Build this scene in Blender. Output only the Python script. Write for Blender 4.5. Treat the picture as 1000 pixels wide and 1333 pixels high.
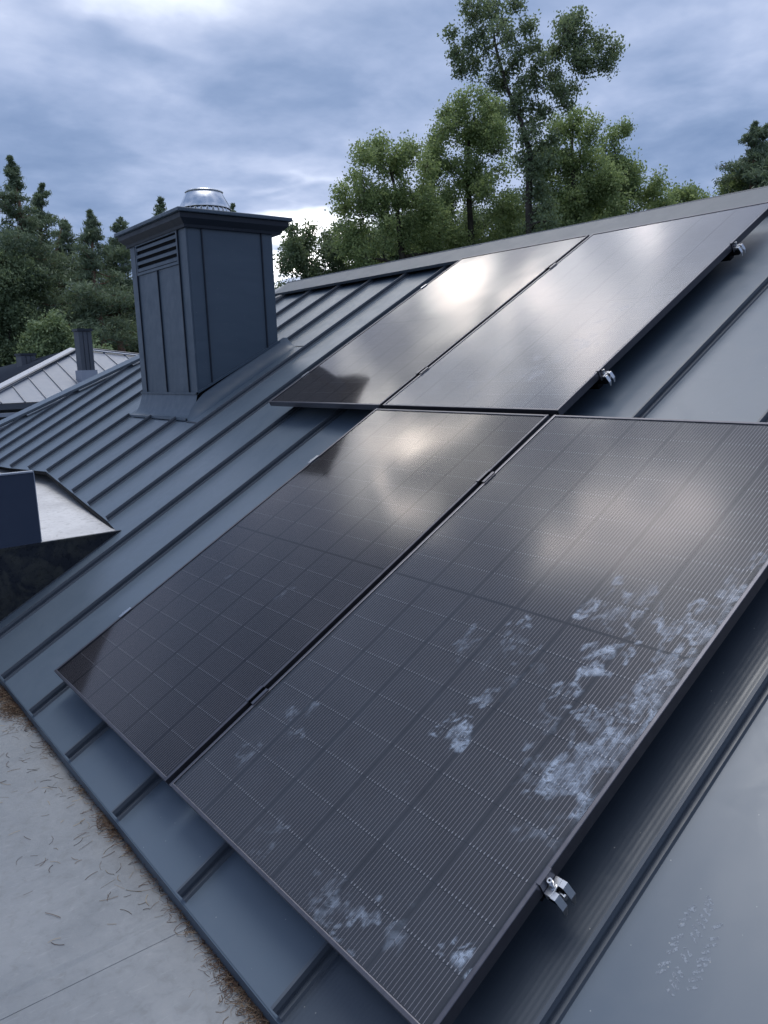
import bpy, math, random
import numpy as np
from mathutils import Vector, Matrix

random.seed(7); rng = np.random.default_rng(7)
SC = bpy.context.scene
COL = SC.collection
for _o in list(bpy.data.objects): bpy.data.objects.remove(_o)

# ------------------------------------------------------------------ camera
TH = math.radians(29.5); CT, ST = math.cos(TH), math.sin(TH)
RC = np.array([[0.61679647, 0.66817051, -0.41606524],
               [0.1250085, -0.60503538, -0.78632377],
               [-0.77713254, 0.43299003, -0.45671068]])
CR = np.array([3.19582386, -0.08191821, 1.39114167])
FPX = 1013.49
def r2w(P):                       # roof coordinates (along eave, up the slope, off the slope) -> world
    return np.array([P[0], P[1]*CT - P[2]*ST, P[1]*ST + P[2]*CT])
CW = r2w(CR)
cam = bpy.data.cameras.new('camera'); camo = bpy.data.objects.new('camera', cam); COL.objects.link(camo)
ax, ay, az_ = r2w(RC[0]), -r2w(RC[1]), -r2w(RC[2])
camo.matrix_world = Matrix(((ax[0], ay[0], az_[0], CW[0]), (ax[1], ay[1], az_[1], CW[1]), (ax[2], ay[2], az_[2], CW[2]), (0, 0, 0, 1)))
cam.sensor_fit = 'HORIZONTAL'; cam.sensor_width = 36; cam.lens = 36*FPX/1000; cam.clip_end = 1500; cam.clip_start = .02
SC.camera = camo

# ------------------------------------------------------------------ world and sun
SUN_AZ, SUN_EL = math.radians(150), math.radians(77)
SC.view_settings.view_transform = 'Standard'; SC.view_settings.look = 'None'
SC.view_settings.exposure = 0.8; SC.view_settings.gamma = 1; SC.view_settings.use_curve_mapping = False
SC.cycles.max_bounces = 8; SC.cycles.transparent_max_bounces = 24; SC.cycles.caustics_reflective = False; SC.cycles.caustics_refractive = False
SC.cycles.sample_clamp_indirect = 4.0
world = bpy.data.worlds.new('World'); SC.world = world; world.use_nodes = True

class NT:
    """small helper for writing node trees"""
    def __init__(s, tree): s.t = tree; s.t.nodes.clear()
    def n(s, kind, **kw):
        nd = s.t.nodes.new(kind)
        for k, v in kw.items(): setattr(nd, k, v)
        return nd
    def l(s, a, b): s.t.links.new(a, b)
    def put(s, sock, v):
        if isinstance(v, bpy.types.NodeSocket): s.l(v, sock)
        else: sock.default_value = v
    def m(s, op, a, b=0.0, c=0.0, clamp=False):
        nd = s.n('ShaderNodeMath', operation=op); nd.use_clamp = clamp
        s.put(nd.inputs[0], a); s.put(nd.inputs[1], b); s.put(nd.inputs[2], c); return nd.outputs[0]
    def vm(s, op, a, b=(0, 0, 0)):
        nd = s.n('ShaderNodeVectorMath', operation=op); s.put(nd.inputs[0], a); s.put(nd.inputs[1], b)
        return nd.outputs['Value'] if op in ('DOT_PRODUCT', 'LENGTH') else nd.outputs[0]
    def noise(s, vec, scale, detail=3, rough=.5, dist=0.0):
        nd = s.n('ShaderNodeTexNoise'); s.put(nd.inputs['Vector'], vec)
        nd.inputs['Scale'].default_value = scale; nd.inputs['Detail'].default_value = detail
        nd.inputs['Roughness'].default_value = rough; nd.inputs['Distortion'].default_value = dist
        return nd.outputs['Fac']
    def ramp(s, fac, stops, interp='LINEAR'):
        nd = s.n('ShaderNodeValToRGB'); nd.color_ramp.interpolation = interp
        e = nd.color_ramp.elements
        while len(e) > 1: e.remove(e[-1])
        e[0].position = stops[0][0]; e[0].color = (*stops[0][1], 1) if len(stops[0][1]) == 3 else stops[0][1]
        for p, c in stops[1:]:
            x = e.new(p); x.color = (*c, 1)
        s.put(nd.inputs[0], fac); return nd.outputs[0]
    def maprange(s, v, a, b, c=0.0, d=1.0):
        nd = s.n('ShaderNodeMapRange'); s.put(nd.inputs[0], v)
        nd.inputs[1].default_value = a; nd.inputs[2].default_value = b; nd.inputs[3].default_value = c; nd.inputs[4].default_value = d
        nd.interpolation_type = 'SMOOTHSTEP'; return nd.outputs[0]
    def mixc(s, f, a, b):
        nd = s.n('ShaderNodeMix', data_type='RGBA'); s.put(nd.inputs[0], f)
        s.put(nd.inputs[6], a if isinstance(a, bpy.types.NodeSocket) else (*a, 1))
        s.put(nd.inputs[7], b if isinstance(b, bpy.types.NodeSocket) else (*b, 1)); return nd.outputs[2]

def dirv(az, el):
    az, el = math.radians(az), math.radians(el)
    return (math.cos(az)*math.cos(el), math.sin(az)*math.cos(el), math.sin(el))

w = NT(world.node_tree)
tc = w.n('ShaderNodeTexCoord').outputs['Generated']
sep = w.n('ShaderNodeSeparateXYZ'); w.l(tc, sep.inputs[0])
zc = w.m('MAXIMUM', sep.outputs[2], 0.0)
inv = w.m('DIVIDE', 1.0, w.m('ADD', zc, .16))
cx = w.m('MULTIPLY', sep.outputs[0], inv); cy = w.m('MULTIPLY', sep.outputs[1], inv)
comb = w.n('ShaderNodeCombineXYZ'); w.l(cx, comb.inputs[0]); w.l(cy, comb.inputs[1])
cl = w.vm('ADD', comb.outputs[0], (3.7, 1.2, 0))
big = w.noise(cl, 1.0, 6, .55, .1)
mid = w.noise(w.vm('MULTIPLY', cl, (1.2, 1.0, 1.0)), 2.6, 6, .55, .2)
def blob(az, el, k, amp):
    d = w.m('MAXIMUM', w.vm('DOT_PRODUCT', tc, dirv(az, el)), 0.0)
    return w.m('MULTIPLY', w.m('POWER', d, k), amp)
v = w.m('ADD', w.m('MULTIPLY', w.m('SUBTRACT', big, .5), 2.0), w.m('MULTIPLY', w.m('SUBTRACT', mid, .5), .85))
v = w.m('ADD', v, .43)
# cloud deck is thinner (brighter) round the hidden sun and overhead, thicker low to the west
patch = w.m('ADD', .45, w.m('MULTIPLY', w.maprange(w.noise(w.vm('ADD', cl, (9.1, 4.4, 2.0)), 4.2, 2, .5, .5), .38, .62), 1.05))
for a in ((158, 22, 260, .16), (150, 37, 60, .45), (147, 54, 380, 1.7), (163, 40, 200, 1.7), (161, 48, 260, 1.0), (157, 55, 300, .8), (139, 38, 90, .8), (118, 20, 30, .12),
          (147, 7, 300, 1.3)):
    v = w.m('ADD', v, w.m('MULTIPLY', blob(*a), patch))
v = w.m('ADD', v, w.m('MULTIPLY', w.m('ADD', blob(152, 35, 64, .85), blob(136, 39, 60, .42)), w.m('ADD', .35, w.m('MULTIPLY', patch, .5))))
v = w.m('SUBTRACT', v, blob(158, 13, 70, .22))
# the cloud bank thickens west of the glow
side = w.maprange(w.vm('DOT_PRODUCT', tc, dirv(258, 0)), -.02, .14)
v = w.m('SUBTRACT', v, w.m('MULTIPLY', side, w.m('MULTIPLY', w.maprange(sep.outputs[2], .36, .5), .26)))
v = w.m('ADD', v, w.maprange(sep.outputs[2], .78, 1.0, 0, 1.3))
vv = w.m('MULTIPLY', v, .3333, clamp=True)
ccol = w.ramp(vv, [(0.0, (.118, .175, .300)), (.08, (.168, .228, .362)), (.16, (.250, .308, .450)), (.24, (.36, .412, .550)),
                   (.333, (.60, .65, .77)), (.453, (1.12, 1.17, 1.26)), (.56, (1.88, 1.90, 1.98)), (.667, (3.2, 3.0, 2.95)), (1.0, (8.0, 7.4, 7.0))])
warm = w.m('MINIMUM', w.m('ADD', blob(160, 39, 60, 1.0), blob(147, 30, 120, .5)), 1.0)
ccol = w.mixc(warm, ccol, w.vm('MULTIPLY', ccol, (1.02, .99, .90)))
sky = w.n('ShaderNodeTexSky', sky_type='NISHITA'); sky.sun_disc = False
sky.sun_elevation = SUN_EL; sky.sun_rotation = math.pi/2 - SUN_AZ
bg1 = w.n('ShaderNodeBackground'); w.l(sky.outputs[0], bg1.inputs[0]); bg1.inputs[1].default_value = .06
bg2 = w.n('ShaderNodeBackground'); w.l(ccol, bg2.inputs[0]); bg2.inputs[1].default_value = 1.0
mx = w.n('ShaderNodeMixShader'); mx.inputs[0].default_value = .93
w.l(bg1.outputs[0], mx.inputs[1]); w.l(bg2.outputs[0], mx.inputs[2])
wo = w.n('ShaderNodeOutputWorld'); w.l(mx.outputs[0], wo.inputs[0])

sl = bpy.data.lights.new('sun', 'SUN'); sl.energy = .65; sl.angle = math.radians(24); sl.color = (1, .985, .96)
so = bpy.data.objects.new('sun', sl); COL.objects.link(so)
so.rotation_euler = Vector(dirv(150, 77)).to_track_quat('Z', 'Y').to_euler()

# ------------------------------------------------------------------ pixel <-> place helpers
def ray(x, y):
    d = RC.T @ np.array([(x-500)/FPX, (y-666.5)/FPX, 1.0]); d = r2w(d); return d/np.linalg.norm(d)
def at(x, y, D):                  # the world point seen at photo position x, y at horizontal distance D
    d = ray(x, y); return CW + d*D/math.hypot(d[0], d[1])
def on_roof(x, y, W):
    d = RC.T @ np.array([(x-500)/FPX, (y-666.5)/FPX, 1.0]); return CR + d*(W-CR[2])/d[2]

# ------------------------------------------------------------------ materials
def mat(name, build):
    m = bpy.data.materials.new(name); m.use_nodes = True; t = NT(m.node_tree)
    out = t.n('ShaderNodeOutputMaterial'); sh = build(t); t.l(sh, out.inputs[0]); return m
def pbsdf(t, col, rough, metal=0.0, spec=.5, normal=None, coat=0.0):
    b = t.n('ShaderNodeBsdfPrincipled'); t.put(b.inputs['Base Color'], col if isinstance(col, bpy.types.NodeSocket) else (*col, 1))
    t.put(b.inputs['Roughness'], rough); t.put(b.inputs['Metallic'], metal); t.put(b.inputs['Specular IOR Level'], spec)
    b.inputs['Coat Weight'].default_value = coat
    if normal is not None: t.l(normal, b.inputs['Normal'])
    return b.outputs[0]
def bump(t, h, strength, dist=.01):
    b = t.n('ShaderNodeBump'); b.inputs['Strength'].default_value = strength; b.inputs['Distance'].default_value = dist
    t.l(h, b.inputs['Height']); return b.outputs[0]
def obco(t): return t.n('ShaderNodeTexCoord').outputs['Object']

def painted(col, r0=.36, r1=.5, wav=.35, dust=.10, ribs=False, spec=.5):
    def f(t):
        co = obco(t)
        sw = t.noise(t.vm('MULTIPLY', co, (1.0, .35, 1.0)), 5.5, 2, .5)
        fine = t.noise(co, 160, 3, .6)
        sm = t.noise(co, 9, 6, .65, .8); sm2 = t.noise(t.vm('MULTIPLY', co, (1, .3, 1)), 30, 4, .7)
        dm = t.m('MULTIPLY', t.maprange(sm, .52, .74), t.maprange(sm2, .4, .7))
        c = t.mixc(t.m('MULTIPLY', dm, dust), col, (.26, .27, .28))
        vo = t.n('ShaderNodeTexVoronoi'); vo.inputs['Scale'].default_value = 38; t.l(co, vo.inputs['Vector'])
        vc = t.n('ShaderNodeSeparateColor'); t.l(vo.outputs['Color'], vc.inputs[0])
        sp = t.m('MULTIPLY', t.m('LESS_THAN', vo.outputs['Distance'], .055), t.m('GREATER_THAN', vc.outputs[0], .62))
        c = t.mixc(t.m('MULTIPLY', sp, .45), c, (.5, .5, .47))
        r = t.m('ADD', t.maprange(sm, .3, .75, r0, r1), t.m('MULTIPLY', sp, .2))
        h = t.m('ADD', t.m('MULTIPLY', sw, 1.0), t.m('MULTIPLY', fine, .012))
        if ribs:
            s = t.n('ShaderNodeSeparateXYZ'); t.l(co, s.inputs[0])
            wv = t.m('SINE', t.m('MULTIPLY', s.outputs[0], 2*math.pi/.0125))
            h = t.m('ADD', h, t.m('MULTIPLY', wv, .010))
        return pbsdf(t, c, r, 0, spec, bump(t, h, wav, .02))
    return f
M = {}
M['metal'] = mat('anthracite_coated_steel', painted((.074, .100, .132), .33, .42, .13, .05, spec=.65))
M['metal_rib'] = mat('anthracite_ribbed_steel', painted((.046, .058, .076), .28, .36, ribs=True, dust=.04))
M['metal_cap'] = mat('anthracite_ridge_steel', painted((.070, .086, .105), .45, .52, .05, .02, spec=.35))
M['seam'] = mat('anthracite_folded_seam', painted((.060, .072, .090), .34, .45, .12, .06))
M['clad'] = mat('anthracite_chimney_cladding', painted((.064, .090, .122), .40, .52, .4, .03, spec=.35))
M['clad_dark'] = mat('dark_louvre_steel', painted((.018, .024, .036), .45, .55, .1, .02, spec=.3))
M['navy'] = mat('navy_upstand_steel', painted((.030, .043, .075), .42, .55, .15, .03, spec=.35))
M['black'] = mat('black_void', lambda t: pbsdf(t, (.006, .007, .009), .8, 0, .1))
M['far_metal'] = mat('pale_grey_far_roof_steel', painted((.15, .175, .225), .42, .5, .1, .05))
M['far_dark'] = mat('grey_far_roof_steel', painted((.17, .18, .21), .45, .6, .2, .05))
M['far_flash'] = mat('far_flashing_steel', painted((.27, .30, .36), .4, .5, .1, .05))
M['far_chim'] = mat('far_chimney_steel', painted((.06, .07, .09), .5, .6, .1, .02))
M['render'] = mat('pale_render_wall', lambda t: pbsdf(t, t.mixc(t.noise(obco(t), 6, 4), (.42, .41, .38), (.52, .51, .48)), .9))
def steel_f(t):
    co = obco(t); n = t.noise(t.vm('MULTIPLY', co, (1, 1, 12)), 14, 3)
    return pbsdf(t, (.72, .73, .75), t.maprange(n, .3, .7, .10, .22), 1.0, .5, bump(t, n, .08, .004))
M['steel'] = mat('polished_stainless_flue', steel_f)
M['alu'] = mat('clamp_aluminium', lambda t: pbsdf(t, (.62, .63, .65), .28, 1.0, .5))
M['frame'] = mat('black_anodised_frame', lambda t: pbsdf(t, t.mixc(t.noise(obco(t), 40, 4), (.075, .075, .09), (.13, .13, .15)), .36, .8, .5))
M['clampblk'] = mat('black_anodised_clamp', lambda t: pbsdf(t, (.12, .12, .14), .3, .8, .6))
M['back'] = mat('black_backsheet', lambda t: pbsdf(t, (.0055, .005, .0065), .6, 0, .2))
M['cell'] = mat('silicon_cell', lambda t: pbsdf(t, t.mixc(t.maprange(t.noise(t.n('ShaderNodeObjectInfo').outputs['Location'], 3.1, 1), .3, .7),
                (.006, .005, .0075), (.010, .0085, .0115)), .55, 0, .3))
M['wire'] = mat('tinned_busbar_wire', lambda t: pbsdf(t, (.30, .285, .31), .4, .6, .5))
M['wire_glint'] = mat('wire_glint_pad', lambda t: pbsdf(t, (.38, .38, .42), .45, .5, .5))  # paler than the wires: their glint at the cell gaps put into the colour
def glass_f(base):
    def f(t):
        co = obco(t); at_ = t.n('ShaderNodeAttribute', attribute_name='dirt_shade').outputs['Fac']
        n1 = t.noise(co, 55, 5, .7, 1.2); n2 = t.noise(co, 9, 5, .6, .5); n3 = t.noise(co, 420, 2, .5)
        sm = t.m('MULTIPLY', at_, t.maprange(n1, .32, .58, .15, 1))
        haze = t.m('MULTIPLY', t.maprange(n2, .3, .75, .85, 1.15), base)
        d = t.m('ADD', haze, t.m('MULTIPLY', sm, .52), clamp=True)
        fr = t.n('ShaderNodeFresnel'); fr.inputs[0].default_value = 1.42
        nb = bump(t, t.noise(co, 2.2, 1), .03, .05)
        t.l(nb, fr.inputs['Normal'])
        gl = t.n('ShaderNodeBsdfGlossy'); gl.inputs['Roughness'].default_value = .13; gl.inputs['Color'].default_value = (.98, .97, 1, 1); t.l(nb, gl.inputs['Normal'])
        t.put(gl.inputs['Roughness'], t.m('ADD', .075, t.m('MULTIPLY', d, .5)))
        tr = t.n('ShaderNodeBsdfTransparent'); df = t.n('ShaderNodeBsdfDiffuse'); df.inputs[0].default_value = (.54, .65, .82, 1)
        a = t.n('ShaderNodeMixShader'); t.l(d, a.inputs[0]); t.l(tr.outputs[0], a.inputs[1]); t.l(df.outputs[0], a.inputs[2])
        b = t.n('ShaderNodeMixShader'); t.l(fr.outputs[0], b.inputs[0]); t.l(a.outputs[0], b.inputs[1]); t.l(gl.outputs[0], b.inputs[2])
        return b.outputs[0]
    return f
M['glass_clean'] = mat('panel_glass_clean', glass_f(.004))
M['glass_dusty'] = mat('panel_glass_dusty', glass_f(.034))
M['glass_hazy'] = mat('panel_glass_hazy', glass_f(.10))
def membrane_f(c0, c1, grime):
    def f(t):
        co = obco(t); a = t.noise(co, 2.2, 6, .6, .6); b = t.noise(co, 26, 6, .7, .5); s = t.noise(t.vm('MULTIPLY', co, (1, .25, 1)), 70, 4, .7, 1.)
        c = t.mixc(t.maprange(a, .3, .7), c0, c1)
        c = t.mixc(t.m('MULTIPLY', t.maprange(b, .5, .72), grime), c, (.10, .095, .082))
        c = t.mixc(t.m('MULTIPLY', t.maprange(s, .56, .7), .10), c, (.46, .47, .48))
        at_ = t.n('ShaderNodeAttribute', attribute_name='dirt_shade').outputs['Fac']  # holds real dirt and, on the dormer top, a painted drop shadow
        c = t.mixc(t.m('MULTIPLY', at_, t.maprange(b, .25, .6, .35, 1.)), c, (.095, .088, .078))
        return pbsdf(t, c, t.maprange(b, .3, .7, .35, .7), 0, .4, bump(t, t.m('ADD', b, t.m('MULTIPLY', a, 3)), .25, .006))
    return f
M['membrane'] = mat('grey_roof_membrane', membrane_f((.140, .156, .176), (.190, .206, .226), .22))
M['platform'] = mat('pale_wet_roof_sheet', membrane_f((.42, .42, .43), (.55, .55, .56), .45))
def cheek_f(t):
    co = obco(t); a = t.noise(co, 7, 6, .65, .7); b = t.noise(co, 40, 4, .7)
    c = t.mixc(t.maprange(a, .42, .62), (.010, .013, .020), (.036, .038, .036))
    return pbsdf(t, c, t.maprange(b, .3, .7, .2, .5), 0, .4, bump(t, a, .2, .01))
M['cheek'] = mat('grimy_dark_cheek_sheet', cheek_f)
def attrcol(t, name): return t.n('ShaderNodeAttribute', attribute_name=name).outputs['Fac']
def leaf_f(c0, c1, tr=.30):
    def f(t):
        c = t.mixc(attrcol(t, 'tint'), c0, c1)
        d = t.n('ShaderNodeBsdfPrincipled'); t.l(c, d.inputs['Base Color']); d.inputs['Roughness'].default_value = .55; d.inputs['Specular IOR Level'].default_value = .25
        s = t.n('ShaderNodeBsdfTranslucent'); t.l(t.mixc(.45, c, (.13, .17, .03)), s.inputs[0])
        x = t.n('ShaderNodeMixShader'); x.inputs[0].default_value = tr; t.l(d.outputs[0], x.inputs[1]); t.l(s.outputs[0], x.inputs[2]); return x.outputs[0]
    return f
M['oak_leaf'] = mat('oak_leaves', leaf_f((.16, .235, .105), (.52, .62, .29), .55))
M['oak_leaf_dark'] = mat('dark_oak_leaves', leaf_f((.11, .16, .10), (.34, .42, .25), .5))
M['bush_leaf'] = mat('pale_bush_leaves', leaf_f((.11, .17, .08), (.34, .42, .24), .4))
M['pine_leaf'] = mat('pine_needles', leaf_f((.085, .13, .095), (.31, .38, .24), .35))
M['pine_leaf_shaded'] = mat('shaded_pine_needles', leaf_f((.045, .072, .056), (.135, .175, .12), .22))  # darker copy of the pine needles, back-row shade put into the colour
def bark_f(c0, c1):
    def f(t):
        co = obco(t); n = t.noise(t.vm('MULTIPLY', co, (1, 1, .25)), 9, 5, .7)
        return pbsdf(t, t.mixc(t.maprange(n, .35, .65), c0, c1), .9, 0, .2, bump(t, n, .6, .03))
    return f
M['oak_bark'] = mat('oak_bark', bark_f((.035, .030, .026), (.085, .075, .062)))
M['pine_bark'] = mat('pine_bark', bark_f((.10, .065, .050), (.24, .145, .105)))
M['ground'] = mat('forest_floor_and_grass', lambda t: pbsdf(t, t.mixc(t.maprange(t.noise(obco(t), .35, 6), .35, .65), (.03, .045, .018), (.07, .065, .04)), .95, 0, .1, bump(t, t.noise(obco(t), 4, 5), .5, .1)))
M['needle'] = mat('dry_needles', lambda t: pbsdf(t, t.mixc(attrcol(t, 'tint'), (.062, .034, .024), (.36, .30, .21)), .8, 0, .2))
def print_f(t):
    d = pbsdf(t, (.26, .29, .33), .8, 0, .2); tr = t.n('ShaderNodeBsdfTransparent')
    x = t.n('ShaderNodeMixShader'); t.l(t.maprange(t.noise(obco(t), 140, 4, .7), .36, .62, .15, .95), x.inputs[0]); t.l(tr.outputs[0], x.inputs[1]); t.l(d, x.inputs[2]); return x.outputs[0]
M['dustprint'] = mat('dusty_boot_print', print_f)

# ------------------------------------------------------------------ mesh helpers
class MB:
    def __init__(s): s.v = []; s.f = []; s.mi = []
    def quad(s, a, b, c, d, mi=0):
        n = len(s.v); s.v += [tuple(a), tuple(b), tuple(c), tuple(d)]; s.f.append((n, n+1, n+2, n+3)); s.mi.append(mi)
    def poly(s, pts, mi=0):
        n = len(s.v); s.v += [tuple(p) for p in pts]; s.f.append(tuple(range(n, n+len(pts)))); s.mi.append(mi)
    def box(s, lo, hi, mi=0, T=None):
        x0, y0, z0 = lo; x1, y1, z1 = hi
        P = [(x0, y0, z0), (x1, y0, z0), (x1, y1, z0), (x0, y1, z0), (x0, y0, z1), (x1, y0, z1), (x1, y1, z1), (x0, y1, z1)]
        if T is not None: P = [T(p) for p in P]
        n = len(s.v); s.v += [tuple(p) for p in P]
        for q in ((0, 3, 2, 1), (4, 5, 6, 7), (0, 1, 5, 4), (1, 2, 6, 5), (2, 3, 7, 6), (3, 0, 4, 7)):
            s.f.append(tuple(n+i for i in q)); s.mi.append(mi)
    def prism(s, pts, off, mi=0):              # polygon pts extruded by vector off
        n = len(s.v); k = len(pts); off = np.array(off)
        s.v += [tuple(p) for p in pts] + [tuple(np.array(p)+off) for p in pts]
        s.f.append(tuple(n+i for i in reversed(range(k)))); s.f.append(tuple(n+k+i for i in range(k))); s.mi += [mi, mi]
        for i in range(k):
            j = (i+1) % k; s.f.append((n+i, n+j, n+k+j, n+k+i)); s.mi.append(mi)
    def loft(s, rings, closed=True, caps=True, mi=0):
        n = len(s.v); k = len(rings[0])
        for r in rings: s.v += [tuple(p) for p in r]
        for a in range(len(rings)-1):
            for i in range(k if closed else k-1):
                j = (i+1) % k; s.f.append((n+a*k+i, n+a*k+j, n+(a+1)*k+j, n+(a+1)*k+i)); s.mi.append(mi)
        if caps and closed:
            s.f.append(tuple(n+i for i in reversed(range(k)))); m_ = n+(len(rings)-1)*k; s.f.append(tuple(m_+i for i in range(k))); s.mi += [mi, mi]
    def tube(s, pts, rad, k=6, mi=0, caps=True):
        rings = []; pts = [np.array(p, float) for p in pts]
        for i, p in enumerate(pts):
            d = pts[min(i+1, len(pts)-1)] - pts[max(i-1, 0)]; d /= (np.linalg.norm(d)+1e-9)
            a = np.cross(d, (0, 0, 1.0)) if abs(d[2]) < .9 else np.cross(d, (1.0, 0, 0)); a /= np.linalg.norm(a); b = np.cross(d, a)
            r = rad[i] if hasattr(rad, '__len__') else rad
            rings.append([p + r*(math.cos(2*math.pi*j/k)*a + math.sin(2*math.pi*j/k)*b) for j in range(k)])
        s.loft(rings, True, caps, mi)
    def build(s, name, mats, parent=None, smooth=False, bevel=0):
        me = bpy.data.meshes.new(name); me.from_pydata(s.v, [], s.f)
        mats = mats if isinstance(mats, (list, tuple)) else [mats]
        for m in mats: me.materials.append(m)
        if len(mats) > 1: me.polygons.foreach_set('material_index', s.mi)
        if smooth: me.polygons.foreach_set('use_smooth', [True]*len(s.f))
        me.update(); return link(name, me, parent, bevel)
def link(name, me, parent=None, bevel=0):
    o = bpy.data.objects.new(name, me); COL.objects.link(o)
    if parent is not None: o.parent = parent
    if bevel:
        b = o.modifiers.new('bevel', 'BEVEL'); b.width = bevel; b.segments = 2; b.limit_method = 'ANGLE'
    return o
def tag(o, label=None, cat=None, group=None, kind=None):
    if label: o['label'] = label
    if cat: o['category'] = cat
    if group: o['group'] = group
    if kind: o['kind'] = kind
    return o
def empty(name, loc=(0, 0, 0), rot=(0, 0, 0)):
    o = bpy.data.objects.new(name, None); COL.objects.link(o); o.location = loc; o.rotation_euler = rot; o.empty_display_size = .2; return o
def copy_tree(o, parent=None):
    c = o.copy(); COL.objects.link(c); c.parent = parent
    for ch in [x for x in o.children]: copy_tree(ch, c)
    return c
def value_noise(n, m, cells, seed):
    r = np.random.default_rng(seed); g = r.random((cells+3, cells+3))
    x = np.linspace(0, cells, n); y = np.linspace(0, cells, m); xi = x.astype(int); yi = y.astype(int)
    fx = x-xi; fy = y-yi; fx = fx*fx*(3-2*fx); fy = fy*fy*(3-2*fy)
    a = g[np.ix_(xi, yi)]; b = g[np.ix_(xi+1, yi)]; c = g[np.ix_(xi, yi+1)]; d = g[np.ix_(xi+1, yi+1)]
    return (a*(1-fx[:, None])+b*fx[:, None])*(1-fy[None])+(c*(1-fx[:, None])+d*fx[:, None])*fy[None]
def grid_mesh(name, xs, ys, zf, attr=None, material=None, parent=None):
    X, Y = np.meshgrid(xs, ys, indexing='ij'); Z = zf(X, Y) if callable(zf) else np.full_like(X, zf)
    nx, ny = X.shape; V = np.stack([X, Y, Z], -1).reshape(-1, 3)
    i = (np.arange(nx-1)[:, None]*ny+np.arange(ny-1)[None]).reshape(-1)
    F = np.stack([i, i+ny, i+ny+1, i+1], -1)
    me = bpy.data.meshes.new(name); me.vertices.add(len(V)); me.vertices.foreach_set('co', V.astype(np.float32).ravel())
    me.loops.add(F.size); me.loops.foreach_set('vertex_index', F.ravel().astype(np.int32))
    me.polygons.add(len(F)); me.polygons.foreach_set('loop_start', np.arange(0, F.size, 4, dtype=np.int32))
    me.update(calc_edges=True); me.validate()
    if attr is not None:
        a = me.attributes.new('dirt_shade', 'FLOAT', 'POINT'); a.data.foreach_set('value', attr.reshape(-1).astype(np.float32))
    if material: me.materials.append(material)
    return link(name, me, parent)

# ================================================================== MAIN HOUSE
W0 = -.12                                    # roof surface below the panel faces
SP = .4895; U0 = -.056                       # seam pitch
EAVE = -.17; RIDGE = 4.27
def hipU(V): return -4.2 - (4.25-V)*.92
def hipV(U): return 4.25 + (U+4.2)/.92
NOTCH = -1.233
def cutV(U):
    if U > NOTCH: return EAVE
    return float(np.interp(U, [-7.6, -4.5, -3.56, -1.52, -1.233], [.80, .955, 1.037, .811, .765]))
def topV(U): return min(RIDGE, hipV(U)) if U < -4.18 else RIDGE

house = tag(empty('house', (0, 0, 0), (TH, 0, 0)), 'house under the big anthracite standing seam roof in the foreground', 'house')
RIGHT = 7.4
ks = list(range(-15, 16))
def seamU(k): return U0+SP*k
first = True
for k in ks[:-1]:
    a, b = seamU(k), seamU(k+1)
    if b > RIGHT+.3: break
    brk = [a, b]
    for q in (NOTCH, -3.56, -4.2, -4.5):
        if a < q < b: brk.append(q)
    brk.sort(); mb = MB(); ok = False
    for u0, u1 in zip(brk[:-1], brk[1:]):
        e = 1e-4
        l0, l1, t0, t1 = cutV(u0+e), cutV(u1-e), topV(u0+e), topV(u1-e)
        if t1 <= l1+.01: continue
        if t0 < l0: u0 = u0+(u1-u0)*(l0-t0)/((t1-l1)-(t0-l0)); l0 = t0 = cutV(u0)
        ok = True
        n = 8
        for i in range(n):
            f0, f1 = i/n, (i+1)/n
            mb.quad((u0, l0+(t0-l0)*f0, W0), (u1, l1+(t1-l1)*f0, W0), (u1, l1+(t1-l1)*f1, W0), (u0, l0+(t0-l0)*f1, W0))
    if ok:
        mb.build('roof_pan', M['metal_rib'] if k in (1, 2, 3, 4) and a > 1.3 and k == 4 or (1.85 < a < 2.0) else M['metal'], house)
PROF = [(-.004, 0), (-.004, .028), (-.005, .033), (.0045, .034), (.007, .022), (.0035, .020), (.0035, .009), (.015, .008), (.018, 0)]
def seam_piece(u, v0, v1, prof=PROF, mt='seam'):
    mb = MB(); r = [[(u+p[0], v, W0+p[1]) for p in prof] for v in (v0, v1)]
    mb.loft(r); return mb.build('standing_seam', M[mt], house)
for k in ks:
    u = seamU(k)
    if u > RIGHT: break
    lo, hi = cutV(u)+.006, topV(u)-.09
    if u < -4.2: hi -= .03
    if hi-lo < .1: continue
    if -3.5 < u < -2.3:
        seam_piece(u, lo, 1.87); seam_piece(u, 2.95, hi)
    else: seam_piece(u, lo, hi)
# thin cross folds beside the chimney
for (a, b) in (((-2.62, 2.935), (-2.02, 2.925)), ((-2.30, 1.848), (-2.02, 1.842)), ((-4.0, 2.95), (-3.45, 2.94))):
    mb = MB(); mb.box((a[0], a[1], W0), (b[0], a[1]+.008, W0+.007)); mb.build('cross_fold', M['seam'], house)
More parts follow.
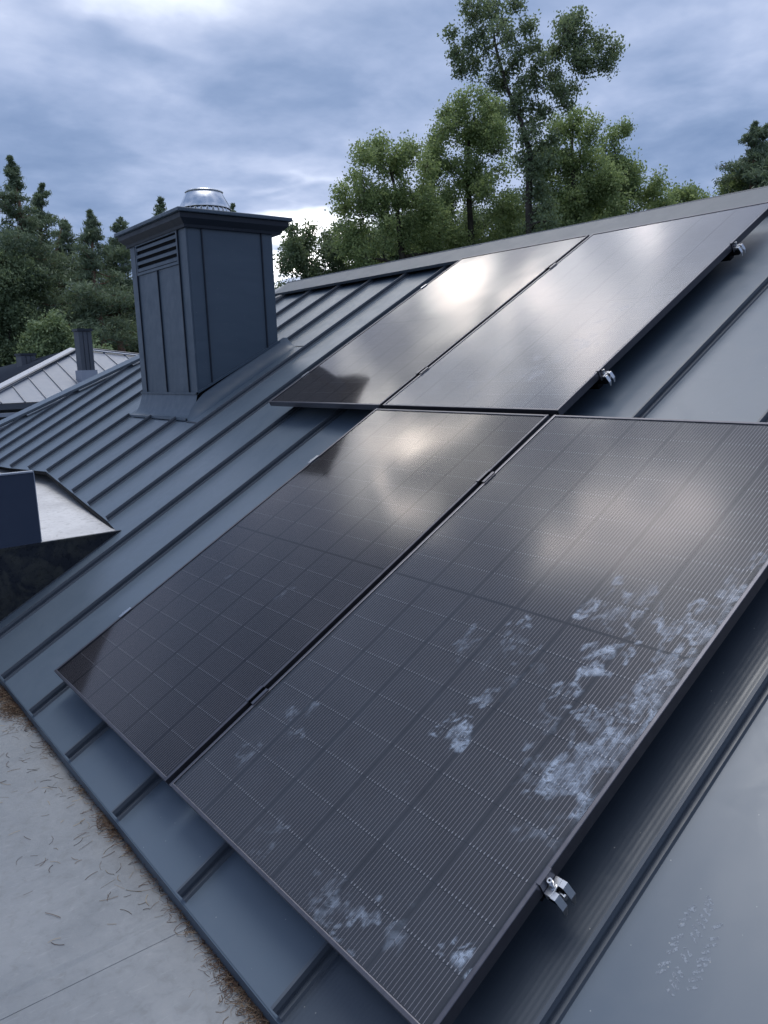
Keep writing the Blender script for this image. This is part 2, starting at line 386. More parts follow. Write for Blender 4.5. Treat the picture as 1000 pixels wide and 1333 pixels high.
# eave drip edge, notch edge
mb = MB()
mb.prism([(0, EAVE+.012, W0-.002), (0, EAVE-.004, W0-.002), (0, EAVE-.020, W0-.040), (0, EAVE-.010, W0-.044), (0, EAVE+.012, W0-.04)], (RIGHT-NOTCH, 0, 0))
mb.v = [(x+NOTCH, y, z) for x, y, z in mb.v]; mb.build('eave_drip_edge', M['clad'], house)
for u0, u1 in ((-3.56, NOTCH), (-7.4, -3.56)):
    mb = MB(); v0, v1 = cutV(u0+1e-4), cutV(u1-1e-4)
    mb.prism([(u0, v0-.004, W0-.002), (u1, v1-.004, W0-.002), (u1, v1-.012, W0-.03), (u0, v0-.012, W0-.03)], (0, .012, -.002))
    mb.build('eave_drip_edge', M['black'], house)  # drip coloured black to stand in for the shadowed gap beneath it
mb = MB(); mb.box((NOTCH-.004, EAVE, W0-.05), (NOTCH+.006, .77, W0+.004)); mb.build('notch_edge_trim', M['seam'], house)
# ridge cap pieces
x = -4.18; n = 0
while x < RIGHT:
    x1 = min(x+2.9, RIGHT+.05); mb = MB(); e = .0015*(n % 2)
    mb.prism([(x+.002, 4.075, W0+.058+e), (x+.002, 4.305, W0+.072+e), (x+.002, 4.305, W0+.060+e), (x+.002, 4.085, W0+.050+e), (x+.002, 4.085, W0+.034+e), (x+.002, 4.075, W0+.034+e)], (x1-x-.004, 0, 0))
    mb.build('ridge_cap', M['metal_cap'], house); x = x1; n += 1
mb = MB(); mb.box((-4.2, 4.17, W0), (RIGHT, 4.20, W0+.055)); mb.build('ridge_shadow_strip', M['black'], house)  # black filler standing in for the shadow gap under the ridge cap
# rounded ridge bead
mb = MB(); mb.tube([(-4.2, 4.305, W0+.065), (RIGHT, 4.305, W0+.065)], .012, 8); mb.build('ridge_bead', M['seam'], house)
# hip cap
hA = np.array([-4.19, 4.26, W0+.062]); hB = np.array([hipU(.6), .6, W0+.062]); dh = (hB-hA)/np.linalg.norm(hB-hA)
nin = np.array([-dh[1], dh[0], 0]); nin = nin if nin[0] > 0 else -nin
for i in range(3):
    L = np.linalg.norm(hB-hA); a = hA+dh*L*i/3; b = hA+dh*(L*(i+1)/3-.004); mb = MB()
    sec = lambda p: [p-nin*.015+np.array([0, 0, .006]), p+nin*.135+np.array([0, 0, -.008]), p+nin*.135+np.array([0, 0, -.032]), p+nin*.127+np.array([0, 0, -.032]), p+nin*.127+np.array([0, 0, -.014]), p-nin*.015+np.array([0, 0, -.004])]
    mb.loft([sec(a), sec(b)]); mb.build('hip_cap', M['metal'], house)
mb = MB(); a, b = hA-np.array([0, 0, .05]), hB-np.array([0, 0, .05])
mb.loft([[p+nin*.04, p+nin*.06, p+nin*.06+np.array([0, 0, .04]), p+nin*.04+np.array([0, 0, .04])] for p in (a, b)]); mb.build('hip_shadow_strip', M['black'], house)  # black filler standing in for the shadow gap under the hip cap
# hidden roof slopes and walls (built in world space, then brought under the rotated parent)
Rinv = Matrix.Rotation(-TH, 4, 'X')
def wbuild(mb, name, m, parent=house):
    o = mb.build(name, m, parent)
    if parent is house: o.data.transform(Rinv)
    return o
RW = r2w((0, 4.28, W0)); yb = 2*RW[1]+.25
hl = r2w((hipU(.6), .6, W0)); hr = r2w((-4.2, 4.25, W0))
mb = MB(); mb.quad((hr[0], RW[1]+.005, RW[2]), (RIGHT, RW[1]+.005, RW[2]), (RIGHT, yb, hl[2]), (hl[0], yb, hl[2])); wbuild(mb, 'rear_roof_slope', M['metal'])
mb = MB(); mb.poly([(hl[0]-.01, hl[1], hl[2]), (hr[0]-.01, hr[1]+.01, hr[2]), (hl[0]-.01, yb, hl[2])]); wbuild(mb, 'hip_end_slope', M['metal'])
mb = MB(); mb.box((-6.9, 1.3, -5.6), (RIGHT-.1, yb-.4, .15)); wbuild(mb, 'house_wall', M['render'])
mb = MB(); mb.box((-1.1, .1, -5.6), (RIGHT-.1, 1.295, -.28)); wbuild(mb, 'house_wall', M['render'])

# ------------------------------------------------------------------ dormer with flat top, left
PX = NOTCH
dorm = tag(empty('flat_topped_dormer', (PX, .3, .2)), 'flat pale-topped dormer box with dark grimy side wall cut into the roof at the left', 'dormer')
def wpart(mb, name, m, parent, **k):
    o = mb.build(name, m, parent, **k); o.data.transform(Matrix.Translation(-Vector(parent.location))); return o
zt = .272
xs = np.linspace(-8.0, PX-.004, 90); ys = np.linspace(-1.4, 1.6, 60)
Xg, Yg = np.meshgrid(xs, ys, indexing='ij')
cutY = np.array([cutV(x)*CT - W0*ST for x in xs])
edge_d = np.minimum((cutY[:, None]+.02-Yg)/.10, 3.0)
shade_dirt = np.clip(1.1-edge_d*1.0, 0, 1)*.55*(Yg > -.1) + np.clip(1-np.abs(Xg-PX)/.07, 0, 1)*.7*value_noise(90, 60, 30, 3)  # drop shadow of the roof edge painted as a dark band, plus side-edge dirt
o = grid_mesh('flat_top', xs, ys, lambda X, Y: zt+.006*(PX-X)+.018*np.clip((Y-.5), 0, 1), shade_dirt, M['platform'], None)
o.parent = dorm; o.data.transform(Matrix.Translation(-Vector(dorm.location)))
def roofz(Y, W=W0): # z on roof surface for world y
    V = (Y + W*ST)/CT; return V*ST+W*CT
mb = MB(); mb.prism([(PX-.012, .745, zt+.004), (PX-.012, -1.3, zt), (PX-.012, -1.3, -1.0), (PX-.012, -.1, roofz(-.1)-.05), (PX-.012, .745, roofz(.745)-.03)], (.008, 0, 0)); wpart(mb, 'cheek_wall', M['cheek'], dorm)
mb = MB(); mb.box((PX-.02, -1.3, zt+.003), (PX+.002, .745, zt+.014)); wpart(mb, 'edge_trim', M['cheek'], dorm)
ups = tag(empty('upstand', (PX, .3, zt)), 'dark navy sheet metal upstand standing on the pale flat dormer top, at the left edge', 'upstand')
mb = MB(); mb.box((PX-.028, -1.3, zt+.016), (PX+.004, .303, zt+.40)); wpart(mb, 'face_sheet', M['navy'], ups)
mb = MB(); mb.box((PX-.034, -1.3, zt+.401), (PX+.009, .306, zt+.409)); wpart(mb, 'top_cap', M['far_flash'], ups)
mb = MB(); mb.box((PX-.029, .304, zt+.02), (PX+.005, .308, zt+.4)); wpart(mb, 'end_strip', M['far_flash'], ups)

# ------------------------------------------------------------------ flat membrane roof, lower left
FZ = -.238
def litter_density(X, Y):
    edge = -.012+(-.17*CT) + 0*X
    return edge-Y
xs = np.linspace(-1.24, 6.5, 260); ys = np.linspace(-3.6, .2, 130)
xa = xs[xs <= 1.445]; 
Xg, Yg = np.meshgrid(xs, ys, indexing='ij')
nn = value_noise(260, 130, 40, 5); n2 = value_noise(260, 130, 14, 8)
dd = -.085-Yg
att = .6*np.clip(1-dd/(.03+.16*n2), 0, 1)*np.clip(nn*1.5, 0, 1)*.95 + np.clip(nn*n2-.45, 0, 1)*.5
cut = np.searchsorted(xs, 1.42)
fr = tag(grid_mesh('flat_roof', xs[:cut+1], ys, FZ, att[:cut+1], M['membrane']), kind='structure')
x2 = xs[cut-1:].copy(); x2[0] = 1.40
fr2 = grid_mesh('membrane_sheet', x2, ys, FZ+.004, att[cut-1:], M['membrane'], fr)
mb = MB(); mb.quad((1.375, -3.6, FZ+.0003), (1.40, -3.6, FZ+.004), (1.40, .2, FZ+.004), (1.375, .2, FZ+.0003)); mb.box((1.452, -3.6, FZ+.003), (1.462, .1, FZ+.0052)); mb.build('lap_weld', M['membrane'], fr)
mb = MB(); mb.box((-1.24, -3.6, -5.8), (6.5, -.25, FZ-.01)); mb.build('wing_wall', M['render'], fr)

# pine needle litter
def needles():
    V = []; F = []; T = []
    def stick(x, y, z, L, r, ang, pit, bend, tint):
        n = len(V); c, s = math.cos(ang), math.sin(ang)
        for i in range(4):
            f = i/3; px = x+c*L*f-s*bend*L*math.sin(f*math.pi); py = y+s*L*f+c*bend*L*math.sin(f*math.pi); pz = z+L*f*pit
            for q in range(3):
                a = q*2.094; V.append((px-s*r*math.cos(a), py+c*r*math.cos(a), max(pz+r*math.sin(a)+r, FZ+.0005))); T.append(tint)
        for i in range(3):
            for q in range(3):
                q2 = (q+1) % 3; F.append((n+i*3+q, n+i*3+q2, n+i*3+3+q2, n+i*3+3+q))
    edge = -.17*CT+.12*ST-.028
    piles = [(-.50, .14, 2400), (-.30, .16, 2600), (-.1, .08, 500), (.18, .05, 260), (.62, .05, 350), (.86, .07, 1300), (1.0, .05, 450), (1.22, .035, 260),
             (1.42, .05, 600), (1.56, .05, 500), (1.72, .07, 1500), (1.86, .07, 1500), (2.1, .06, 600), (-.8, .1, 700)]
    edge = r2w((0, EAVE-.02, W0-.04))[1]
    for px, wd, n in piles:
        for _ in range(int(n*.36)):
            x = random.gauss(px, .06); dy = abs(random.gauss(0, wd*.34))-.02
            h = max(0, .014*(1-dy/(wd*1.1)))*random.random()
            stick(x, edge-dy, FZ+.001+h, random.uniform(.012, .04), random.uniform(.0004, .0009), random.uniform(0, 6.28), random.uniform(-.15, .2), random.uniform(-.5, .5), random.choice([0, .05, .1, .25, .3]))
    for _ in range(300):
        x = random.uniform(-1, 2.6); dy = random.expovariate(1/.10)
        stick(x, edge-dy, FZ+.001, random.uniform(.015, .05), random.uniform(.0004, .0008), random.uniform(0, 6.28), 0, random.uniform(-.2, .2), random.choice([0, .1, .3, .6, .9]))
    for _ in range(90):
        stick(random.uniform(-1, 3), edge-random.uniform(0, 1.6), FZ+.002, random.uniform(.03, .08), random.uniform(.0005, .0012), random.uniform(0, 6.28), 0, random.uniform(-.2, .2), random.choice([0, .15, .7, 1]))
    me = bpy.data.meshes.new('needle_litter'); me.from_pydata(V, [], F)
    a = me.attributes.new('tint', 'FLOAT', 'POINT'); a.data.foreach_set('value', T); me.materials.append(M['needle'])
    return link('needle_litter', me)
tag(needles(), 'brown pine needles and twigs drifted along the eave on the grey flat roof', 'needle litter', kind='stuff')

# ------------------------------------------------------------------ solar panels
PW, PH, PGAP = 1.134, 1.942, .0263
FRH = .030; FW = .011
def cell_mesh():
    mb = MB(); cw, ch = .1815, .1040
    mb.quad((-cw/2, -ch/2, 0), (cw/2, -ch/2, 0), (cw/2, ch/2, 0), (-cw/2, ch/2, 0), 0)
    for i in range(16):
        x = (i-7.5)*.0106; q = .00055
        mb.quad((x-q, -ch/2+.0015, .0004), (x+q, -ch/2+.0015, .0004), (x+q, ch/2-.0015, .0004), (x-q, ch/2-.0015, .0004), 1)
    me = bpy.data.meshes.new('cell'); me.from_pydata(mb.v, [], mb.f)
    for m in (M['cell'], M['wire']): me.materials.append(m)
    me.polygons.foreach_set('material_index', mb.mi); me.update(); return me
CELL = cell_mesh()
def pads_mesh():
    mb = MB(); p = .1065
    for c in range(6):
        for r in range(0, 19):
            if r == 9: continue
            y = .0125+p*r+(0.0 if r < 9 else 0)
            if r in (0, 18): continue
            for i in range(16):
                x = .0178+.1831*c+.0915+(i-7.5)*.0106
                mb.quad((x-.0011, y-.0028, -.0030), (x+.0011, y-.0028, -.0030), (x+.0011, y+.0028, -.0030), (x-.0011, y+.0028, -.0030))
    me = bpy.data.meshes.new('wire_glint_pads'); me.from_pydata(mb.v, [], mb.f); me.materials.append(M['wire_glint']); me.update(); return me  # bright dots painting the glint where wires bridge between cells
PADS = pads_mesh()
def frame_meshes():
    out = []
    for kind in ('long', 'short'):
        mb = MB(); L = PH if kind == 'long' else PW-2*FW
        # section in (across, height): lip over glass
        s = [(0, -FRH), (FW*.25, -FRH), (FW*.25, -.006), (FW, -.0045), (FW, .0012), (FW*.8, .0020), (.0012, .0020), (0, .0008)]
        if kind == 'long': mb.loft([[(a, y, h) for a, h in s] for y in (0, L)])
        else: mb.loft([[(x, a, h) for a, h in s] for x in (0, L)])
        me = bpy.data.meshes.new('frame_bar'); me.from_pydata(mb.v, [], mb.f); me.materials.append(M['frame']); me.update(); out.append(me)
    return out
FL, FS = frame_meshes()
def dirt_map(nx, ny, u0, v0, w0, spots, streak=None):
    xs = np.linspace(0, PW, nx); ys = np.linspace(0, PH, ny); X, Y = np.meshgrid(xs, ys, indexing='ij'); A = np.zeros_like(X)
    wx = (value_noise(nx, ny, 60, 11)-.5)*.05; wy = (value_noise(nx, ny, 60, 12)-.5)*.05
    fine = value_noise(nx, ny, 90, 13)
    for (px, py, r, s, kind) in spots:
        P = on_roof(px, py, w0); cx, cy = P[0]-u0, P[1]-v0; rr = np.random.default_rng(int(px*7+py))
        dabs = []
        if kind == 'palm':
            a0 = rr.uniform(0, 6.28)
            for q in range(9):
                a = a0+q*.32; dabs.append((cx+math.cos(a)*r*.7, cy+math.sin(a)*r*.7, r*.30, s))
            for q in range(5):
                a = a0+2.4+q*.38; dabs.append((cx+math.cos(a)*r*1.5, cy+math.sin(a)*r*1.5, r*.16, s*.8))
        elif kind == 'dab': dabs.append((cx, cy, r, s))
        else:
            for q in range(16): dabs.append((cx+rr.normal()*r*.8, cy+rr.normal()*r*.8, r*rr.uniform(.12, .4), s*rr.uniform(.4, 1)))
        for x, y, q, t in dabs:
            d = np.hypot(X+wx-x, Y+wy-y)/q; A = np.maximum(A, t*np.clip(1.35-d, 0, 1)**.8*(.45+.55*np.clip(d, 0, 1)))
    A *= .35+.95*fine
    A = np.clip((A-.08)*1.25, 0, 1)
    return xs, ys, np.clip(A, 0, 1)
spots_B = [(590, 965, .045, .9, 'palm'), (785, 840, .050, .9, 'palm'), (770, 888, .055, .95, 'palm'), (850, 825, .05, .9, 'palm'), (905, 830, .05, .8, 'smear'),
           (745, 1000, .075, 1.0, 'palm'), (770, 985, .07, .9, 'smear'), (800, 950, .06, .9, 'smear'), (820, 975, .05, .9, 'smear'), (775, 960, .05, .9, 'palm'), (740, 1010, .05, 1., 'smear'), (830, 930, .045, .9, 'palm'), (860, 880, .045, .9, 'smear'), (900, 850, .04, .9, 'smear'), (925, 820, .04, .9, 'smear'), (955, 785, .035, .9, 'smear'), (700, 1005, .03, .6, 'smear'), (865, 900, .06, .9, 'smear'),
           (885, 870, .05, .8, 'palm'), (940, 800, .045, .8, 'smear'), (975, 770, .045, .8, 'smear'), (985, 735, .03, .7, 'smear'), (850, 775, .03, .4, 'smear'), (800, 795, .05, .7, 'smear'),
           (755, 800, .012, .8, 'dab'), (765, 790, .012, .8, 'dab'), (775, 790, .011, .8, 'dab'), (690, 810, .012, .7, 'dab'), (682, 806, .012, .7, 'dab'), (668, 812, .010, .7, 'dab'),
           (620, 830, .05, .5, 'smear'), (660, 860, .05, .4, 'smear'), (640, 905, .018, .6, 'dab'), (625, 912, .012, .6, 'dab'), (690, 968, .014, .7, 'dab'),
           (315, 980, .03, .5, 'smear'), (380, 935, .035, .45, 'smear'), (350, 1080, .03, .35, 'smear'), (425, 1185, .035, .6, 'smear'), (475, 1205, .045, .75, 'palm'), (512, 1225, .02, .5, 'dab'),
           (602, 1256, .026, 1.0, 'palm'), (603, 1258, .02, .9, 'dab'), (700, 1080, .045, .4, 'palm'), (735, 1085, .04, .4, 'smear'), (520, 1010, .03, .2, 'smear'), (640, 1010, .04, .2, 'smear'),
           (720, 930, .03, .45, 'smear'), (880, 940, .05, .7, 'smear'), (550, 1190, .03, .2, 'smear'), (330, 1110, .03, .3, 'smear'), (420, 1170, .03, .4, 'smear')]
spots_A = [(365, 772, .035, .4, 'palm'), (295, 752, .02, .35, 'dab'), (430, 700, .04, .18, 'smear'), (230, 815, .04, .2, 'smear'), (330, 690, .03, .2, 'smear')]
spots_C = [(455, 520, .04, .3, 'smear'), (550, 430, .05, .12, 'smear')]
spots_D = [(790, 405, .06, .45, 'smear'), (860, 380, .06, .35, 'smear'), (700, 480, .08, .4, 'smear'), (620, 500, .07, .35, 'smear'), (770, 440, .06, .5, 'smear'), (735, 455, .05, .4, 'smear'), (900, 330, .06, .3, 'smear'), (560, 510, .06, .3, 'smear'), (800, 350, .08, .2, 'smear'), (650, 455, .08, .25, 'smear')]
DV = PH+.0234; DU = .0316
PANELS = [('A', 0, 0, 0, 'glass_clean', spots_A, 'lower left black solar panel, nearly clean, with a warm cloud reflected near its top'),
          ('B', PW+PGAP, 0, 0, 'glass_dusty', spots_B, 'nearest black solar panel at lower right, smeared with pale boot and hand prints'),
          ('C', DU-PW-PGAP, DV, .0063, 'glass_clean', spots_C, 'upper left solar panel reflecting bright sky, chimney reflection in its bottom left corner'),
          ('D', DU, DV, .0063, 'glass_hazy', spots_D, 'upper right solar panel, milky lavender with faint dusty marks, ending at the roof ridge')]
for tagc, u, v, wv, gm, spots, lab in PANELS:
    p = empty('solar_panel', tuple(r2w((u, v, wv))), (TH, 0, 0)); tag(p, lab, 'solar panel', 'solar panels mounted on the roof')
    for me, loc, rz in ((FL, (0, 0, 0), 0), (FL, (PW, PH, 0), math.pi), (FS, (FW, 0, 0), 0), (FS, (PW-FW, PH, 0), math.pi)):
        o = link('frame_bar', me, p); o.location = loc; o.rotation_euler[2] = rz
    mb = MB(); mb.box((FW*.9, FW*.9, -.0062), (PW-FW*.9, PH-FW*.9, -.0052)); mb.build('backsheet', M['back'], p)
    for c in range(6):
        for r in range(18):
            o = link('solar_cell', CELL, p)
            y = .0125+.1065*(r+.5) + (-.002 if r < 9 else .002)
            o.location = (.0178+.1831*c+.0915, y, -.0040)
    o = link('wire_glint_pads', PADS, p); o['kind'] = 'stuff'
    res = (228, 390) if tagc == 'B' else (114, 196)
    xs, ys, A = dirt_map(*res, u, v, wv, spots)
    xs = FW*.5+xs*(PW-FW)/PW; ys = FW*.5+ys*(PH-FW)/PH
    grid_mesh('cover_glass', xs, ys, -.0012, A, M[gm], p)

# ------------------------------------------------------------------ clamps
def mid_clamp():
    r = empty('mid_clamp'); tag(r, 'x', 'clamp')
    mb = MB(); g = PGAP
    mb.box((-g/2-.009, -.032, .0025), (-g/2+.004, .032, .0065)); mb.build('clamp_lip', M['clampblk'], r)
    mb = MB(); mb.box((g/2-.004, -.032, .0025), (g/2+.009, .032, .0065)); mb.build('clamp_lip', M['clampblk'], r)
    mb = MB(); mb.box((-g/2+.0038, -.032, -.018), (-g/2+.0065, .032, .006)); mb.box((g/2-.0065, -.032, -.018), (g/2-.0038, .032, .006)); mb.box((-g/2+.0065, -.032, -.020), (g/2-.0065, .032, -.016)); mb.build('clamp_channel', M['black'], r)
    mb = MB(); mb.tube([(0, 0, -.10), (0, 0, -.008)], .004, 8); mb.build('bolt', M['black'], r)
    return r
def end_clamp(side):
    r = empty('end_clamp'); tag(r, 'x', 'clamp'); s = side
    def bx(lo, hi): return (min(lo[0]*s, hi[0]*s), lo[1], lo[2]), (max(lo[0]*s, hi[0]*s), hi[1], hi[2])
    mb = MB(); mb.box(*bx((-.010, -.030, .0025), (.006, .030, .0068))); mb.box(*bx((.002, -.030, -.026), (.006, .030, .0025))); mb.build('clamp_lip', M['clampblk'] if s > 0 else M['alu'], r, bevel=.0008)
    mb = MB(); mb.box(*bx((-.04, -.022, -.075), (.035, .022, -.050))); mb.build('rail_stub', M['black'], r)
    mb = MB(); mb.box(*bx((.007, -.032, -.030), (.030, .032, -.024))); mb.box(*bx((.007, -.032, -.050), (.012, .032, -.030))); mb.build('clamp_base', M['alu'], r, bevel=.0008)
    mb = MB(); mb.tube([(.017*s, 0, -.05), (.017*s, 0, -.004)], .0045, 12); mb.build('bolt', M['alu'], r, smooth=False)
    mb = MB(); mb.tube([(.017*s, 0, -.012), (.017*s, 0, .000)], .0085, 16)
    mb.tube([(.017*s, 0, .0003), (.017*s, 0, .0006)], .0042, 6, mi=1); mb.tube([(.017*s, 0, -.024), (.017*s, 0, -.0205)], .011, 16)
    mb.build('bolt_head', [M['alu'], M['black']], r)
    mb = MB()
    for q in (-.021, .021):
        mb.box(*bx((.030, q-.012, -.030), (.047, q+.012, -.026)))
        mb.loft([[(.047*s, q-.012, -.030), (.047*s, q+.012, -.030), (.047*s, q+.012, -.026), (.047*s, q-.012, -.026)], [(.060*s, q-.013, -.060), (.060*s, q+.010, -.060), (.0625*s, q+.010, -.059), (.0625*s, q-.013, -.059)],
                 [(.062*s, q-.014, -.080), (.062*s, q-.004, -.080), (.0645*s, q-.004, -.080), (.0645*s, q-.014, -.080)]])
    mb.build('seam_bracket', M['alu'], r, bevel=.0006)
    mb = MB(); mb.tube([(.030*s, 0, -.046), (.054*s, 0, -.046)], .005, 10); mb.tube([(.050*s, 0, -.046), (.056*s, 0, -.046)], .0085, 6); mb.build('set_screw', M['alu'], r)
    return r
mc = None; G = 'clamps holding the solar panels'
for u, v, wv, lab in ((PW+PGAP/2, .358, 0, 'black mid clamp in the gap between the two lower panels, near their bottom'),
                      (PW+PGAP/2, 1.515, 0, 'black mid clamp in the gap between the two lower panels, near their top'),
                      (DU-PGAP/2, 2.295, .0063, 'black mid clamp between the two upper panels, near their lower end'),
                      (DU-PGAP/2, 3.48, .0063, 'black mid clamp between the two upper panels, near the ridge')):
    o = mid_clamp() if mc is None else copy_tree(mc); mc = mc or o
    o.location = tuple(r2w((u, v, wv))); o.rotation_euler = (TH, 0, 0); tag(o, lab, 'clamp', G)
for side, u, v, wv, lab in ((1, PW*2+PGAP, .356, 0, 'silver bolted end clamp on the right edge of the nearest smeared panel'),
                            (1, DU+PW, 2.275, .0063, 'silver end clamp on the right edge of the upper right panel, near its lower corner'),
                            (1, DU+PW, 3.435, .0063, 'silver end clamp on the right edge of the upper right panel, close to the ridge'),
                            (-1, 0, .357, 0, 'small end clamp on the left edge of the lower left panel, near its bottom corner'),
                            (-1, 0, 1.487, 0, 'small end clamp on the left edge of the lower left panel, near its top'),
                            (-1, DU-PW-PGAP, 2.288, .0063, 'small end clamp on the left edge of the upper left panel, beside the reflected chimney'),
                            (-1, DU-PW-PGAP, 3.47, .0063, 'small end clamp on the left edge of the upper left panel, below the ridge')):
    o = end_clamp(side); o.scale = (.68, .68, .8) if side > 0 else (1, 1, .8); o.location = tuple(r2w((u, v, wv))); o.rotation_euler = (TH, 0, 0); tag(o, lab, 'clamp', G)
# rails under the panels
for u0, u1, v, wv, lab in ((.02, PW*2+PGAP-.03, .356, 0, 'black rail in the shade under the two lower panels, near their bottom edge'),
                           (.02, PW*2+PGAP-.03, 1.5, 0, 'black rail in the shade under the two lower panels, near their top edge'),
                           (DU-PW-PGAP+.02, DU+PW-.03, 2.280, .006, 'black rail in the shade under the two upper panels, near their lower edge'),
                           (DU-PW-PGAP+.02, DU+PW-.03, 3.45, .006, 'black rail in the shade under the two upper panels, next to the ridge')):
    mb = MB(); mb.box((0, -.018, -.055), (u1-u0, .018, 0)); mb.box((.002, -.004, .0), (u1-u0-.002, .004, .0015))
    o = mb.build('mounting_rail', M['black']); o.location = tuple(r2w((u0, v, wv-.0318))); o.rotation_euler = (TH, 0, 0); tag(o, lab, 'rail', 'rails under the solar panels')

# boot print on the right-hand pan
bp = empty('boot_print', tuple(r2w((2.62, .27, W0+.0006))), (TH, 0, 0))
P1 = on_roof(900, 1230, W0); bp.location = tuple(r2w((P1[0], P1[1], W0+.0004))); bp.rotation_euler = (TH, 0, 0)
mb = MB(); rr = random.Random(4)
a0 = on_roof(930, 1190, W0)-on_roof(890, 1280, W0); ang = math.atan2(a0[1], a0[0])
for band, (off, tilt) in enumerate(((-.030, .75), (0.0, -.55), (.027, .8))):
    for row in range(-7, 8):
        if abs(row) > (5 if band != 1 else 7): continue
        lx = row*.0135+rr.uniform(-.002, .002)
        if rr.random() < .10: continue
        a = ang+tilt+rr.uniform(-.12, .12); ly = off+rr.uniform(-.002, .002)
        x, y = lx*math.cos(ang)-ly*math.sin(ang), lx*math.sin(ang)+ly*math.cos(ang); ca, sa = math.cos(a), math.sin(a)
        w_, h_ = rr.uniform(.0032, .0044), rr.uniform(.008, .0125)*(1 if band != 1 else 1.15)
        n_ = 5; L_ = [(-w_*rr.uniform(.6, 1), -h_+2*h_*q/n_) for q in range(n_+1)]; R_ = [(w_*rr.uniform(.6, 1), -h_+2*h_*q/n_) for q in range(n_+1)]
        pts = [(x+ca*i-sa*j, y+sa*i+ca*j, 0) for i, j in L_[::-1]+R_]
        mb.poly(pts)
o = mb.build('dust_lugs', M['dustprint'], bp); o['kind'] = 'stuff'
tag(bp, 'dusty boot print on the bare roof pan at the lower right', 'boot print')

# ================================================================== CHIMNEY
CX0, CX1, CY0, CY1, CZT = -3.435, -2.33, 1.79, 2.51, 2.215
ch = tag(empty('chimney', ((CX0+CX1)/2, CY0, 1.0)), 'large square chimney clad in dark blue-grey sheet metal with louvred vent', 'chimney')
def cz(y): return 1.014+(y-CY0)*.517
def cpart(mb, name, m, **k): return wpart(mb, name, m, ch, **k)
core = .012
mb = MB(); mb.box((CX0+core, CY0+core, .8), (CX1-core, CY1-core, CZT)); cpart(mb, 'core', M['black'])
wx = CX1-CX0
# front panels (facing down-slope); joints at .12 .5 .88
js = [0, .12, .5, .88, 1]
VT = 2.215; vz0 = 1.975
for i in range(4):
    a, b = CX0+wx*js[i]+.002, CX0+wx*js[i+1]-.002
    zt_ = VT if i in (0, 3) else vz0-.010
    mb = MB(); mb.box((a, CY0, 1.014), (b, CY0+core, zt_)); cpart(mb, 'cladding_sheet', M['clad'])
for i in (1, 2, 3):
    x = CX0+wx*js[i]; mb = MB(); mb.box((x-.004, CY0-.012, 1.014), (x+.004, CY0+core-.001, vz0-.01 if i == 2 else VT)); cpart(mb, 'cladding_seam', M['clad_dark'])
# side panels (facing the camera)
wy = CY1-CY0; ys_ = [0, .17, .86, 1]
for side in (0, 1):
    X = CX1-core if side == 0 else CX0
    for i in range(3):
        y0, y1 = CY0+wy*ys_[i]+(.002 if i else core+.001), CY0+wy*ys_[i+1]-.002
        mb = MB(); mb.prism([(X, y0, cz(y0)), (X, y1, cz(y1)), (X, y1, VT), (X, y0, VT)], (core, 0, 0)); cpart(mb, 'cladding_sheet', M['clad'])
    for i in (1, 2):
        y = CY0+wy*ys_[i]; xx = CX1-.001 if side == 0 else CX0-.012; mb = MB(); mb.box((xx, y-.004, cz(y)), (xx+.013, y+.004, VT)); cpart(mb, 'cladding_seam', M['clad_dark'])
mb = MB(); mb.box((CX0+core+.001, CY1-core, cz(CY1)), (CX1-core-.001, CY1, VT)); cpart(mb, 'cladding_sheet', M['clad'])
# louvre
lx0, lx1 = CX0+wx*.125, CX0+wx*.875
lv = MB()
lv.box((lx0, CY0-.010, vz0-.008), (lx1, CY0+.004, vz0+.012)); lv.box((lx0, CY0-.010, VT-.02), (lx1, CY0+.004, VT-.001))
lv.box((lx0, CY0-.010, vz0+.0125), (lx0+.02, CY0+.004, VT-.0205)); lv.box((lx1-.02, CY0-.010, vz0+.0125), (lx1, CY0+.004, VT-.0205))
lou = cpart(lv, 'louvre_vent', M['clad'])
for i in range(4):
    z0 = vz0+.018+i*.053
    mb = MB(); mb.loft([[(x, CY0-.008, z0), (x, CY0-.008, z0+.024), (x, CY0+.004, z0+.032), (x, CY0+.004, z0+.008)] for x in (lx0+.021, lx1-.021)])
    o = mb.build('louvre_blade', M['clad'], lou); o.data.transform(Matrix.Translation(-Vector(ch.location)))
mb = MB(); mb.box((lx0+.01, CY0+.0045, vz0), (lx1-.01, CY0+.011, VT-.01)); cpart(mb, 'louvre_shadow_box', M['black'])
# bottom drip band
mb = MB()
mb.prism([(CX0-.012, CY0-.013, 1.006), (CX1+.013, CY0-.013, 1.006), (CX1+.013, CY0-.013, 1.022), (CX0-.012, CY0-.013, 1.022)], (0, .0125, 0))
mb.prism([(CX1+.0005, CY0-.013, 1.006), (CX1+.0005, CY1+.012, cz(CY1)-.002), (CX1+.0005, CY1+.012, cz(CY1)+.016), (CX1+.0005, CY0-.013, 1.022)], (.0125, 0, 0))
cpart(mb, 'drip_band', M['clad'])
# cap: sloping soffit tray and top plate
ox, oy0, oy1 = .085, .08, .13
cx0, cx1, cy0, cy1 = CX0-ox, CX1+ox, CY0-oy0, CY1+oy1
ring = lambda e, z: [(cx0+e, cy0+e, z), (cx1-e, cy0+e, z), (cx1-e, cy1-e, z), (cx0+e, cy1-e, z)]
mb = MB(); mb.loft([ring(.062, 2.205), ring(.058, 2.225), ring(.016, 2.262), ring(.014, 2.296)]); cpart(mb, 'cap_tray', M['clad_dark'])
mb = MB(); mb.loft([ring(-.006, 2.300), ring(-.008, 2.304), ring(-.008, 2.322), ring(-.004, 2.327)]); cpart(mb, 'cap_plate', M['clad'])
